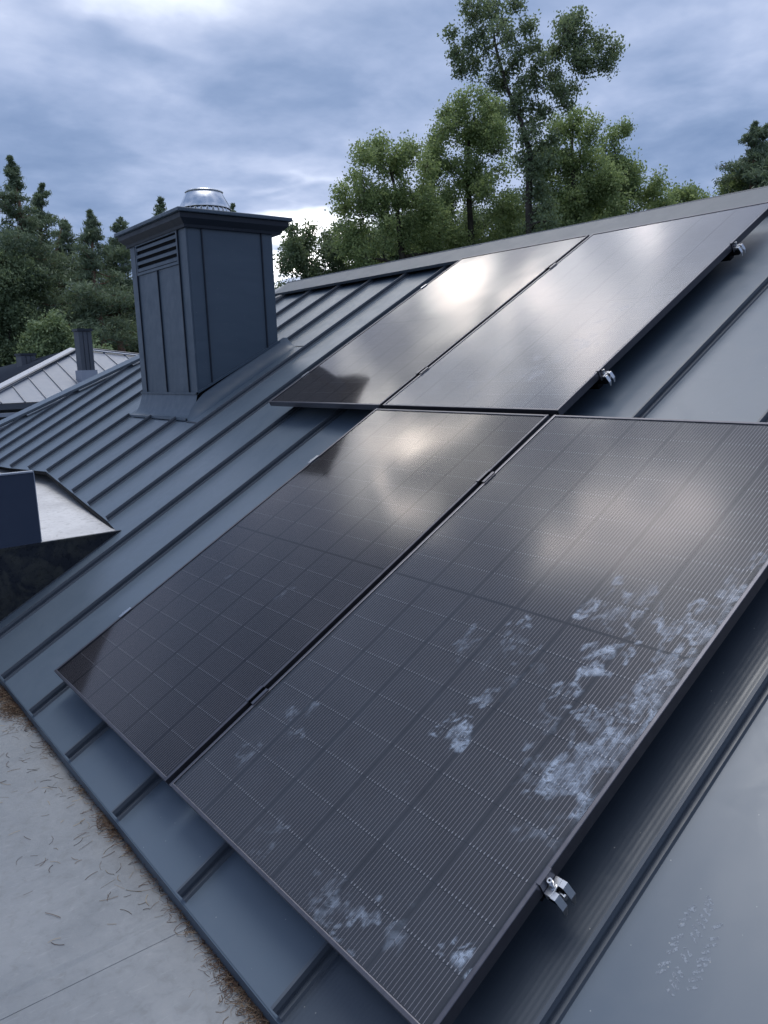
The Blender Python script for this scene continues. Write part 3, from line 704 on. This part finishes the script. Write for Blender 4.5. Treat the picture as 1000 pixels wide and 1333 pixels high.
# flashing: front apron and curved side skirt
def curve(t): return t, (1-t)**2.4
mb = MB(); base = []
V_f, W_f = 1.865, W0+.022
pts = []
for i in range(10):
    t = i/9; yb_, zb = CY0-.004, 1.008; e = r2w((0, V_f, W_f))
    y = yb_+(e[1]-yb_)*t; z = e[2]+(zb-e[2])*(1-t)**2.6; pts.append((y, z))
tpr = lambda x0, x1: None
rings = [[(CX0-.0-.03*(j/9)**2, y, z) for j, (y, z) in enumerate(pts)], [(CX1+.012*(j/9), y, z) for j, (y, z) in enumerate(pts)]]
mb.loft(rings, closed=False, caps=False)
e = pts[-1]; mb.quad((CX0-.03, e[0], e[1]), (CX1+.012, e[0], e[1]), (CX1+.012, e[0]-.002, e[1]-.016), (CX0-.03, e[0]-.002, e[1]-.016))
o = cpart(mb, 'front_flashing', M['clad'], smooth=True)
sk = MB(); rings = []
nv = 26
for i in range(nv):
    f = i/(nv-1); V = 1.862+(2.955-1.862)*f
    wb = r2w((0, V, W0+.003))
    Yw = V*CT-(-.02)*ST            # wall-side edge follows the wall line
    Yt = min(max(V*CT-W0*ST-.005, CY0-.0), CY1+.02)
    # height of the skirt against the wall, rounded off at both ends
    h_end = min(1, max(0, (V-1.862)/.16))**.6*min(1, max(0, (2.955-V)/.07))**.5
    ring_ = []
    Yb = V*CT-W0*ST
    zroof = V*ST+W0*CT
    ztop = zroof+.105*h_end+.004
    for j in range(7):
        t = j/6; x = CX1+.004+.105*t; z = zroof+.004+(ztop-zroof)*(1-t)**2.2
        ring_.append((x, Yb, z))
    rings.append(ring_)
sk.loft(rings, closed=False, caps=False)
cpart(sk, 'side_flashing', M['clad'], smooth=True)
mb = MB(); 
a = [r2w(q) for q in ((CX1+.10, 1.85, W0+.0035), (-2.03, 1.85, W0+.0035), (-2.03, 2.93, W0+.0035), (CX1+.10, 2.93, W0+.0035))]
mb.poly(a); cpart(mb, 'soaker_sheet', M['metal'])
# left skirt, simple fold
mb = MB(); mb.poly([r2w(q) for q in ((CX0-.12, 1.87, W0+.004), (CX0, 1.87, W0+.004), (CX0, 2.95, W0+.004), (CX0-.12, 2.95, W0+.004))]); 
mb.quad((CX0, CY0, .95), (CX0, CY1, 1.28), (CX0-.03, CY1, 1.24), (CX0-.03, CY0, .88)); cpart(mb, 'side_flashing', M['clad'])
# flue cowl
fl = tag(empty('flue_cowl', (-2.70, 2.14, 2.358)), 'polished stainless steel conical flue cowl on top of the big chimney', 'flue cowl')
def ringc(r, z, n=40): return [(r*math.cos(2*math.pi*i/n), r*math.sin(2*math.pi*i/n), z) for i in range(n)]
mb = MB(); wav = lambda z: [((.188+.005*math.cos(26*a))*math.cos(a), (.188+.005*math.cos(26*a))*math.sin(a), z) for a in [2*math.pi*i/208 for i in range(208)]]
mb.loft([wav(-.03), wav(.058), ringc(.185, .062, 208)]); mb.build('collar', M['steel'], fl, smooth=True)
mb = MB(); mb.loft([ringc(.200, .056), ringc(.202, .064), ringc(.142, .178), ringc(.138, .182)], caps=False); mb.build('cone', M['steel'], fl, smooth=True)
mb = MB(); mb.loft([ringc(.143, .180), ringc(.148, .186), ringc(.143, .192), ringc(.120, .193), ringc(.118, .16)], caps=False); mb.build('rim', M['steel'], fl, smooth=True)
mb = MB(); mb.loft([ringc(.117, .08), ringc(.117, .170)]); mb.build('flue_pipe', M['black'], fl)

# ================================================================== NEIGHBOUR HOUSE
E1 = at(-30, 527, 14); AP = at(101, 457, 17)
nh = tag(empty('neighbour_house', (E1[0], E1[1], -6)), 'neighbouring house with pale seamed metal roof beyond the left edge of our roof', 'house')
def npart(mb, name, m, **k): return wpart(mb, name, m, nh, **k)
ev = np.array([0, 1.0, 0]); L2 = 8.2; E2 = E1+ev*L2
nn_ = np.cross(ev, AP-E1); nn_ /= np.linalg.norm(nn_); nn_ *= np.sign(nn_[2]); gg = np.cross(nn_, ev); gg *= -np.sign(gg[2])
AP2 = AP+ev*.25
# pans between seams perpendicular to the eave, clipped by the two hips
def hipcut(s):                          # distance up-slope to the hip at eave offset s
    up = AP-E1; a = up@ev; hgt = up@(-gg); b = (AP2-E1)@ev
    if s < a: return hgt*s/a
    if s < b: return hgt
    return hgt*max(0, (L2-s)/(L2-b))
pitch = .36; s = 0.0; bp_ = [(AP-E1)@ev, (AP2-E1)@ev]
while s < L2-.01:
    s1 = min(s+pitch, L2); cutp = sorted([s, s1]+[q for q in bp_ if s < q < s1])
    lower = [E1+ev*q for q in cutp]; upper = [E1+ev*q-gg*hipcut(q) for q in reversed(cutp)]
    mb = MB(); pts = lower+upper
    if hipcut(s) < 1e-6: pts = lower+upper[:-1]
    if hipcut(s1) < 1e-6: pts = lower+upper[1:]
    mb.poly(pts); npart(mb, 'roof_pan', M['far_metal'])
    if s > 0:
        a = E1+ev*s; b = a-gg*hipcut(s); mb = MB(); q = .008
        mb.loft([[p-ev*q, p+ev*q, p+ev*q+nn_*.02, p-ev*q+nn_*.02] for p in (a, b)]); npart(mb, 'standing_seam', M['far_dark'])
    s = s1
# hip flashings
for a, b, wd in ((E1, AP, .15), (AP2, E2, .08)):
    mb = MB(); d = (b-a)/np.linalg.norm(b-a); sd = np.cross(nn_, d)
    sgn = 1 if a is E1 else -1
    mb.loft([[p+nn_*.045, p+sgn*sd*wd+nn_*.045, p+sgn*sd*wd+nn_*.03, p+nn_*.03] for p in (a, b)]); npart(mb, 'hip_flashing', M['far_flash'])
    mb = MB(); mb.loft([[p+nn_*.06-sd*.02, p+nn_*.06+sd*.02, p+nn_*.04+sd*.02, p+nn_*.04-sd*.02] for p in (a, b)]); npart(mb, 'hip_fold', M['far_chim'])
# left dark slope with seams fanning from the apex
T = at(-70, 498, 24); B_ = E1+(E1-AP)*.6
APd = at(90, 457, 17.3); nfan = 13
for i in range(nfan):
    f0, f1 = i/nfan, (i+1)/nfan
    a, b = T+(B_-T)*f0, T+(B_-T)*f1; c0, c1 = APd+(AP-APd)*f0, APd+(AP-APd)*f1
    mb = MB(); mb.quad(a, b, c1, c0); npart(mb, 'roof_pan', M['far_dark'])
    mb = MB(); up = np.array([0, 0, .05]); mb.quad(a, c0, c0+up*.4, a+up); npart(mb, 'standing_seam', M['far_chim'])
# eave, gutter, walls
mb = MB(); mb.box((E1[0]-.02, E1[1]-.2, E1[2]-.10), (E1[0]+.05, E2[1], E1[2]-.01)); npart(mb, 'soffit_board', M['far_chim'])
mb = MB(); mb.box((E1[0]+.055, E1[1]-.2, E1[2]-.21), (E1[0]+.12, E1[1]+2.4, E1[2]-.15)); npart(mb, 'gutter', M['far_flash'])
mb = MB(); mb.box((E1[0]-6, E1[1]+.2, -6), (E1[0]-.5, E2[1]-.4, E1[2]-.05)); npart(mb, 'house_wall', M['far_chim'])
# back of the roof
mb = MB(); mb.poly([AP, AP2, E2, (E1[0]-7, E2[1], E1[2])]); mb.poly([AP, (E1[0]-7, E2[1], E1[2]), (E1[0]-7, T[1], T[2]-.3)]); npart(mb, 'rear_slope', M['far_dark'])
def small_chimney(px, py_top, py_bot, wpx, D, lab):
    b = at(px, py_bot, D); t = at(px, py_top, D); wd = wpx*D/FPX*1.02
    r = tag(empty('chimney', tuple(b)), lab, 'chimney'); H = t[2]-b[2]
    yaw = math.atan2(b[1]-CW[1], b[0]-CW[0])
    r.rotation_euler[2] = yaw+.35
    a = wd*.40
    mb = MB(); mb.box((-a, -a, -.5), (a, a, H-.05)); mb.build('casing', M['far_chim'], r)
    mb = MB(); mb.box((-a-.02, -a-.02, H-.045), (a+.02, a+.02, H)); mb.build('cap', M['clad_dark'], r)
    mb = MB()
    for q in (-.33, .33): mb.box((-a-.006, a*q-.005, -.4), (-a-.001, a*q+.005, H-.05)); mb.box((a*q-.005, -a-.006, -.4), (a*q+.005, -a-.001, H-.05))
    mb.build('casing_seams', M['clad_dark'], r)
    mb = MB(); mb.box((-a-.03, -a-.03, -.5), (a+.03, a+.03, -.04)); mb.build('base_flashing', M['far_flash'], r)
small_chimney(112, 428, 479, 19, 15.3, 'slim grey chimney standing on the pale neighbouring roof')
small_chimney(35.5, 460, 482, 20, 18.5, 'short dark chimney half hidden behind the grey left slope of the neighbouring roof')

# ================================================================== GROUND AND TREES
mb = MB(); mb.quad((-400, -400, -6), (400, -400, -6), (400, 400, -6), (-400, 400, -6)); tag(mb.build('ground', M['ground']), kind='structure')

def leaf_mesh(name, centers, normals_up, size, tints, material, parent, aspect=.6, fold=True, kind=None):
    """many small leaves at centers with random orientation"""
    n = len(centers); c = np.asarray(centers); s = size*(.6+.8*rng.random(n))[:, None]
    d = rng.normal(size=(n, 3)); d[:, 2] = d[:, 2]*.6+normals_up; d /= np.linalg.norm(d, axis=1)[:, None]
    e = np.cross(d, rng.normal(size=(n, 3))); e /= np.linalg.norm(e, axis=1)[:, None]; f = np.cross(d, e)
    P = np.stack([c-e*s*.5, c+f*s*aspect*.5+e*s*.05, c+e*s*.5, c-f*s*aspect*.5+e*s*.05], 1).reshape(-1, 3)
    me = bpy.data.meshes.new(name); me.vertices.add(n*4); me.vertices.foreach_set('co', P.astype(np.float32).ravel())
    me.loops.add(n*4); me.loops.foreach_set('vertex_index', np.arange(n*4, dtype=np.int32)); me.polygons.add(n)
    me.polygons.foreach_set('loop_start', np.arange(0, n*4, 4, dtype=np.int32)); me.update(calc_edges=True)
    a = me.attributes.new('tint', 'FLOAT', 'POINT'); a.data.foreach_set('value', np.repeat(np.clip(tints, 0, 1), 4).astype(np.float32))
    me.materials.append(material); o = link(name, me, parent); return o

CAMF = np.array([ray(500, 480)[0], ray(500, 480)[1], 0]); CAMF /= np.linalg.norm(CAMF)
def bent(a, b, sag, n=5):
    a, b = np.array(a, float), np.array(b, float); L = np.linalg.norm(b-a); j = rng.normal(size=3)*sag*L
    return [a+(b-a)*t+j*math.sin(math.pi*t)+rng.normal(size=3)*sag*.12*L*(0 < t < 1) for t in np.linspace(0, 1, n)]
def tree(name, cat, label, group, D, trunk_px, blobs, leaf=.13, dens=1.0, leafmat='oak_leaf', barkmat='oak_bark', r0=.22, depth=.8, tint=(.1, .9), base_z=-6, gap=.0):
    """trunk_px: photo positions up the stem; blobs: (x, y, r px) leafy masses; each mass hangs on its own limb"""
    sc = D/FPX
    stem = [at(x, y, D) for x, y in trunk_px]; base = np.array([stem[0][0], stem[0][1], base_z])
    pts = [base]+stem; root = empty(name, tuple(base)); tag(root, label, cat, group)
    mb = MB(); rad = np.linspace(r0, r0*.16, len(pts)); mb.tube(pts, rad, 7)
    nodes = []
    for i in range(1, len(pts)):
        for t in np.linspace(0, 1, 5)[:-1]: nodes.append((pts[i-1]+(pts[i]-pts[i-1])*t, rad[i-1]+(rad[i]-rad[i-1])*t))
    nodes.append((pts[-1], rad[-1]))
    C = []; Tn = []
    order = sorted(blobs, key=lambda b: -b[1])
    for (bx, by, br) in order:
        dz = rng.normal()*depth*br*sc*1.2; c = at(bx, by, D)+CAMF*(dz+rng.normal()*depth*.4); R = br*sc
        cand = [(np.linalg.norm(p-c)+max(0, p[2]-c[2]+.3*R)*2.5, p, r) for p, r in nodes]
        _, p, r = min(cand, key=lambda q: q[0]); rr = max(.012, r*.62)
        path = bent(p, c, .08, 6); mb.tube(path, np.linspace(rr, max(.008, rr*.3), 6), 5, caps=False)
        for q, x in enumerate(path[2:]): nodes.append((x, max(.01, rr*(1-.15*(q+2)))))
        nsub = max(6, int(9+R*11)); bt = rng.uniform(-.12, .12)
        for _ in range(nsub):
            d = rng.normal(size=3); d /= np.linalg.norm(d); q = c+d*R*rng.uniform(.3, 1.0)**.7
            tw = bent(c+(p-c)*rng.uniform(0, .25), q, .12, 4); mb.tube(tw, np.linspace(max(.008, rr*.22), .004, 4), 3, caps=False)
            ntw = max(2, int(3.4*dens)); cr = R*rng.uniform(.12, .34)
            for _ in range(ntw):
                g = q+rng.normal(size=3)*cr*.85; k = int(rng.uniform(6, 13)*dens)
                k = int(k*1.7); L = g+rng.normal(size=(k, 3))*leaf*.95
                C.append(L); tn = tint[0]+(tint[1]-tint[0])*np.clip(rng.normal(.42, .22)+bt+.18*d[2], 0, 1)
                Tn.append(np.clip(tn+rng.normal(size=k)*.10, 0, 1))
    o = mb.build('trunk', M[barkmat], root, smooth=True); o.data.transform(Matrix.Translation(-Vector(root.location)))
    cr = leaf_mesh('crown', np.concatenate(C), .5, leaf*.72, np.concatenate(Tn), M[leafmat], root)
    cr.data.transform(Matrix.Translation(-Vector(root.location))); return root

def fillb(pts, n, r, seed=0):
    n = int(n*1.55); r = r*.78             # scatter blobs inside a polygon in photo space
    q = random.Random(seed); xs = [p[0] for p in pts]; ys = [p[1] for p in pts]; out = []
    while len(out) < n:
        x, y = q.uniform(min(xs), max(xs)), q.uniform(min(ys), max(ys)); ins = False; j = len(pts)-1
        for i in range(len(pts)):
            if (pts[i][1] > y) != (pts[j][1] > y) and x < (pts[j][0]-pts[i][0])*(y-pts[i][1])/(pts[j][1]-pts[i][1])+pts[i][0]: ins = not ins
            j = i
        if ins: out.append((x, y, q.uniform(r*.7, r*1.25)))
    return out
GT = 'broadleaf trees behind the roof ridge'
tall = [(640, 8, 17), (655, 30, 17), (622, 12, 14), (612, 18, 12), (672, 10, 11), (605, 60, 16), (590, 68, 10), (625, 50, 18), (645, 60, 18), (662, 50, 14), (618, 85, 16), (640, 92, 18), (600, 78, 12), (665, 85, 14),
        (690, 38, 11), (678, 70, 10), (732, 26, 13), (725, 45, 15), (745, 38, 11), (762, 40, 12), (760, 58, 10), (738, 60, 13), (720, 62, 10), (782, 52, 11), (797, 60, 10), (795, 88, 10), (775, 82, 13), (760, 88, 14), (745, 80, 12), (708, 80, 12), (700, 95, 12), (692, 55, 8),
        (655, 110, 14), (680, 120, 14), (705, 112, 16), (725, 100, 14), (740, 112, 12), (680, 140, 17), (700, 150, 18), (715, 135, 14), (668, 140, 10),
        (690, 175, 18), (700, 195, 20), (680, 205, 16), (715, 180, 15), (692, 225, 20), (705, 240, 18), (685, 255, 18), (700, 270, 20), (690, 290, 20), (710, 290, 18), (730, 125, 12), (715, 215, 14)]
_q = random.Random(31); tall = [(a+_q.uniform(-4, 4), b+_q.uniform(-4, 4), c*_q.uniform(.55, .82)) for a, b, c in tall]+[(a+_q.uniform(-1.1, 1.1)*c, b+_q.uniform(-1.1, .9)*c, c*_q.uniform(.28, .45)) for a, b, c in tall]
root = tree('oak_tree', 'tree', 'tallest oak, dark with a sparse forked open crown reaching the top of the photo', GT, 27,
            [(690, 340), (688, 260), (690, 200), (676, 150), (660, 115), (645, 60), (640, 20)], tall, leaf=.125, dens=.85, leafmat='oak_leaf_dark', r0=.15, depth=.55)
# the second leader of the fork
blobs1 = fillb([(445, 250), (490, 180), (500, 215), (545, 180), (575, 200), (580, 330), (450, 345)], 34, 17, 1)+[(495, 188, 13), (488, 205, 12), (465, 232, 12), (450, 255, 10), (448, 265, 8), (535, 190, 12), (520, 200, 12), (475, 250, 14)]
tree('oak_tree', 'tree', 'leftmost of the light green oaks behind the ridge, left of the tallest', GT, 31, [(525, 350), (520, 300), (515, 250), (505, 205)], blobs1, leaf=.14, dens=.95, r0=.18, depth=.7)
blobs2 = fillb([(560, 180), (590, 140), (640, 125), (660, 150), (670, 330), (560, 335)], 46, 18, 2)+[(605, 130, 13), (625, 125, 12), (580, 145, 10), (575, 170, 12), (640, 135, 12), (598, 150, 14)]
tree('oak_tree', 'tree', 'broad light green oak directly behind the left of the tallest oak', GT, 33, [(615, 345), (612, 280), (608, 220), (612, 160)], blobs2, leaf=.14, dens=.95, r0=.2, depth=.8)
blobs3 = fillb([(700, 200), (730, 160), (760, 165), (778, 210), (800, 240), (800, 320), (690, 325)], 40, 18, 3)+[(750, 155, 12), (738, 165, 14), (765, 175, 12), (728, 210, 15)]
tree('oak_tree', 'tree', 'green oak directly behind the right of the tallest oak', GT, 32, [(750, 330), (748, 270), (745, 210), (745, 170)], blobs3, leaf=.14, dens=1.0, r0=.18, depth=.8)
blobs4 = fillb([(775, 240), (800, 205), (830, 215), (862, 245), (870, 290), (770, 305)], 24, 15, 4)+[(800, 175, 9), (812, 170, 7), (790, 195, 12), (805, 205, 11), (820, 220, 11), (848, 245, 9)]
tree('oak_tree', 'tree', 'smaller oak at the right end of the oak group, low over the ridge', GT, 34, [(815, 320), (812, 270), (805, 225), (800, 190)], blobs4, leaf=.14, dens=1.0, r0=.14, depth=.6)
blobs5 = fillb([(366, 330), (385, 300), (400, 298), (420, 305), (445, 320), (450, 370), (362, 385)], 22, 12, 5)+[(382, 302, 8), (405, 300, 8), (425, 308, 8), (378, 318, 10)]
tree('oak_tree', 'tree', 'small dark broadleaf tree just right of the big chimney', GT, 36, [(400, 385), (400, 350), (398, 320)], blobs5, leaf=.16, dens=1.0, leafmat='oak_leaf_dark', r0=.13, depth=.7)
blobs6 = fillb([(440, 310), (480, 290), (560, 280), (640, 285), (700, 270), (790, 270), (800, 315), (640, 345), (450, 370)], 60, 17, 6)
tree('understory_tree', 'tree', 'dense low foliage of a wide tree filling the base of the oak group', GT, 37, [(610, 360), (608, 330)], blobs6, leaf=.17, dens=1.25, leafmat='oak_leaf_dark', r0=.2, depth=1.2)
blobs7 = fillb([(845, 268), (870, 252), (915, 250), (930, 280), (850, 290)], 16, 9, 7)
tree('understory_tree', 'tree', 'thin low treetop between the oaks and the pine at the right edge', GT, 36, [(890, 300), (890, 275)], blobs7, leaf=.15, dens=.8, r0=.1, depth=.5)
blobs7 = fillb([(950, 240), (975, 215), (1010, 220), (1010, 270), (950, 270)], 12, 11, 9)
tree('oak_tree', 'tree', 'yellow-green broadleaf treetop in front of the pine at the right edge', GT, 27, [(985, 285), (985, 250)], blobs7, leaf=.12, dens=.9, r0=.12, depth=.4)

def pine(label, group, px, ytop, ybase_crown, D, width_px, dens=1.0, seed=0, leafmat='pine_leaf', lean=0, r0=.2, cat='tree', trunk_vis=True, tint=(.05, .85), power=.75):
    """whorls of upcurved boughs carrying flat pads of needles, widest in the middle"""
    q = np.random.default_rng(seed); sc = D/FPX
    top = at(px, ytop, D); low = at(px+lean, ybase_crown, D); base = np.array([low[0], low[1], -6.0]); root = tag(empty('pine_tree', tuple(base)), label, cat, group)
    mb = MB(); H = top[2]-base[2]
    mb.tube([base, low, low+(top-low)*.5+q.normal(size=3)*.12, top], [r0, r0*.72, r0*.36, .006], 7)
    C = []; T = []; L = np.linalg.norm(top-low); nw = max(8, int(L/.34))
    for b in range(int(nw*7.5)):
        if True:
            f = min(.995, q.random()**.80); p = low+(top-low)*f
            prof = (1-f)**.95*(.5+.55*min(1, (f+.05)/.22))*(.72+.5*math.sin(f*9+seed)**2)+.02; sz = min(.38+.8*(1-f), .13+2.2*(1-f))
            R = width_px*sc*prof
            a = q.uniform(0, 6.283); rr = R*q.uniform(.4, 1.15); rise = rr*q.uniform(-.25, .55)*(.5+f)
            e = p+np.array([math.cos(a)*rr, math.sin(a)*rr, rise])
            path = [p, p+(e-p)*.5-np.array([0, 0, .10*rr]), e]; mb.tube(path, [max(.012, r0*.22*(1-f)), .015, .006], 4, caps=False)
            nb = max(2, int(rr/.22)); bt = q.uniform(-.15, .15)
            for s_ in range(nb):
                t = .35+.65*(s_+q.random())/nb; c = p+(e-p)*t+q.normal(size=3)*np.array([.16, .16, .06])*(.4+rr*.30)*sz
                k = int(70*dens*(.5+.5*sz))
                pts = c+q.normal(size=(k, 3))*np.array([.22, .22, .12])*(.6+.25*rr)*sz
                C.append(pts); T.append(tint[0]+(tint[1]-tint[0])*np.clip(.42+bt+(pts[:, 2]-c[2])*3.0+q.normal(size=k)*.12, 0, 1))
    for _ in range(10):
        a = q.uniform(0, 6.283); z = q.uniform(.45, .98); p = base+(low-base)*z; e = p+np.array([math.cos(a), math.sin(a), .2])*q.uniform(.4, 1.6)
        mb.tube(bent(p, e, .1, 4), [.025, .018, .012, .006], 4, caps=False)
    o = mb.build('trunk', M['pine_bark'], root, smooth=True); o.data.transform(Matrix.Translation(-Vector(root.location)))
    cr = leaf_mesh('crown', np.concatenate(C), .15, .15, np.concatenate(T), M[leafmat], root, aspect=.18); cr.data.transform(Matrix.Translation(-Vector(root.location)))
    return root
GP = 'pines beyond the neighbouring house'
PN = [('tallest pine at the left edge, thick crown reaching highest', 14, 205, 400, 27, 62, 1.25, 11, 'pine_leaf', 20, .22),
      ('narrow spire-topped pine second from the left edge', 56, 240, 395, 28, 46, 1.2, 12, 'pine_leaf', -18, .2),
      ('pine with a blunt side top, third from the left edge', 84, 282, 400, 30, 44, 1.2, 13, 'pine_leaf', 0, .18),
      ('bright pine with layered boughs standing left of the big chimney', 118, 275, 440, 26, 58, 1.35, 14, 'pine_leaf', 14, .2),
      ('pine crown partly hidden by the chimney cap', 156, 282, 430, 29, 52, 1.25, 15, 'pine_leaf', 0, .18),
      ('pine whose tip shows above the chimney cap, left of the steel cowl', 210, 255, 420, 31, 36, 1.0, 16, 'pine_leaf', 0, .17),
      ('pine whose tip peeks out right of the steel cowl', 303, 266, 420, 33, 34, 1.0, 17, 'pine_leaf', 0, .17),
      ('dark pine rising at the right edge behind the ridge', 985, 160, 330, 26, 88, 1.5, 18, 'pine_leaf', 0, .2),
      ('second dark pine cut by the right edge of the photo', 1022, 150, 330, 28, 95, 1.4, 19, 'pine_leaf', 0, .2)]
for lab, px, yt, yb2, D, wd, dn, sd, lm, lean, r0 in PN: pine(lab, GP if px < 400 else 'pines behind the right end of the ridge', px, yt, yb2, D, wd, dn, sd, lm, lean, r0)
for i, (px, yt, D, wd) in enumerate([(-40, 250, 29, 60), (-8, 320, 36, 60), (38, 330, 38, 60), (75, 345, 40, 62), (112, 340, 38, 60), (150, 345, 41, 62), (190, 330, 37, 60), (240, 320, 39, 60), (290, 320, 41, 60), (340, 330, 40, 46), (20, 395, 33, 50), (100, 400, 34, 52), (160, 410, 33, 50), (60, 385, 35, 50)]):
    pine('dark pine in the shaded rows behind the front pines, beyond the neighbouring house', 'shaded pines in the back rows', px, yt, yt+130, D, wd, 1.1, 40+i, 'pine_leaf_shaded', 0, .17)
GB = 'leafy shrubs beyond the neighbouring house'
tree('deciduous_tree', 'tree', 'dark leafy tree low at the left edge under the tallest pine', GB, 26, [(12, 500), (12, 430)],
     fillb([(-30, 350), (20, 330), (45, 350), (40, 400), (50, 450), (30, 480), (-30, 480)], 34, 15, 21), leaf=.12, dens=1.1, leafmat='oak_leaf_dark', r0=.16, depth=.6)
tree('deciduous_shrub', 'shrub', 'pale green leafy bush just behind the neighbouring roof apex', GB, 24, [(66, 500), (66, 460)],
     fillb([(30, 440), (55, 418), (75, 420), (95, 435), (102, 455), (60, 472), (28, 475)], 24, 11, 22)+[(105, 445, 7)], leaf=.11, dens=1.15, leafmat='bush_leaf', r0=.1, depth=.5)
tree('deciduous_shrub', 'shrub', 'small pale bush showing right of the slim neighbouring chimney', GB, 21, [(133, 500), (133, 470)], [(130, 463, 7), (138, 462, 6), (125, 466, 6)], leaf=.1, dens=1, leafmat='bush_leaf', r0=.06, depth=.3)
tree('deciduous_tree', 'tree', 'dark green thicket in shade right of the slim neighbouring chimney', GB, 31, [(160, 520), (160, 470)],
     fillb([(110, 440), (200, 430), (200, 480), (110, 485)], 26, 16, 23), leaf=.16, dens=1.1, leafmat='oak_leaf_dark', r0=.14, depth=.8)
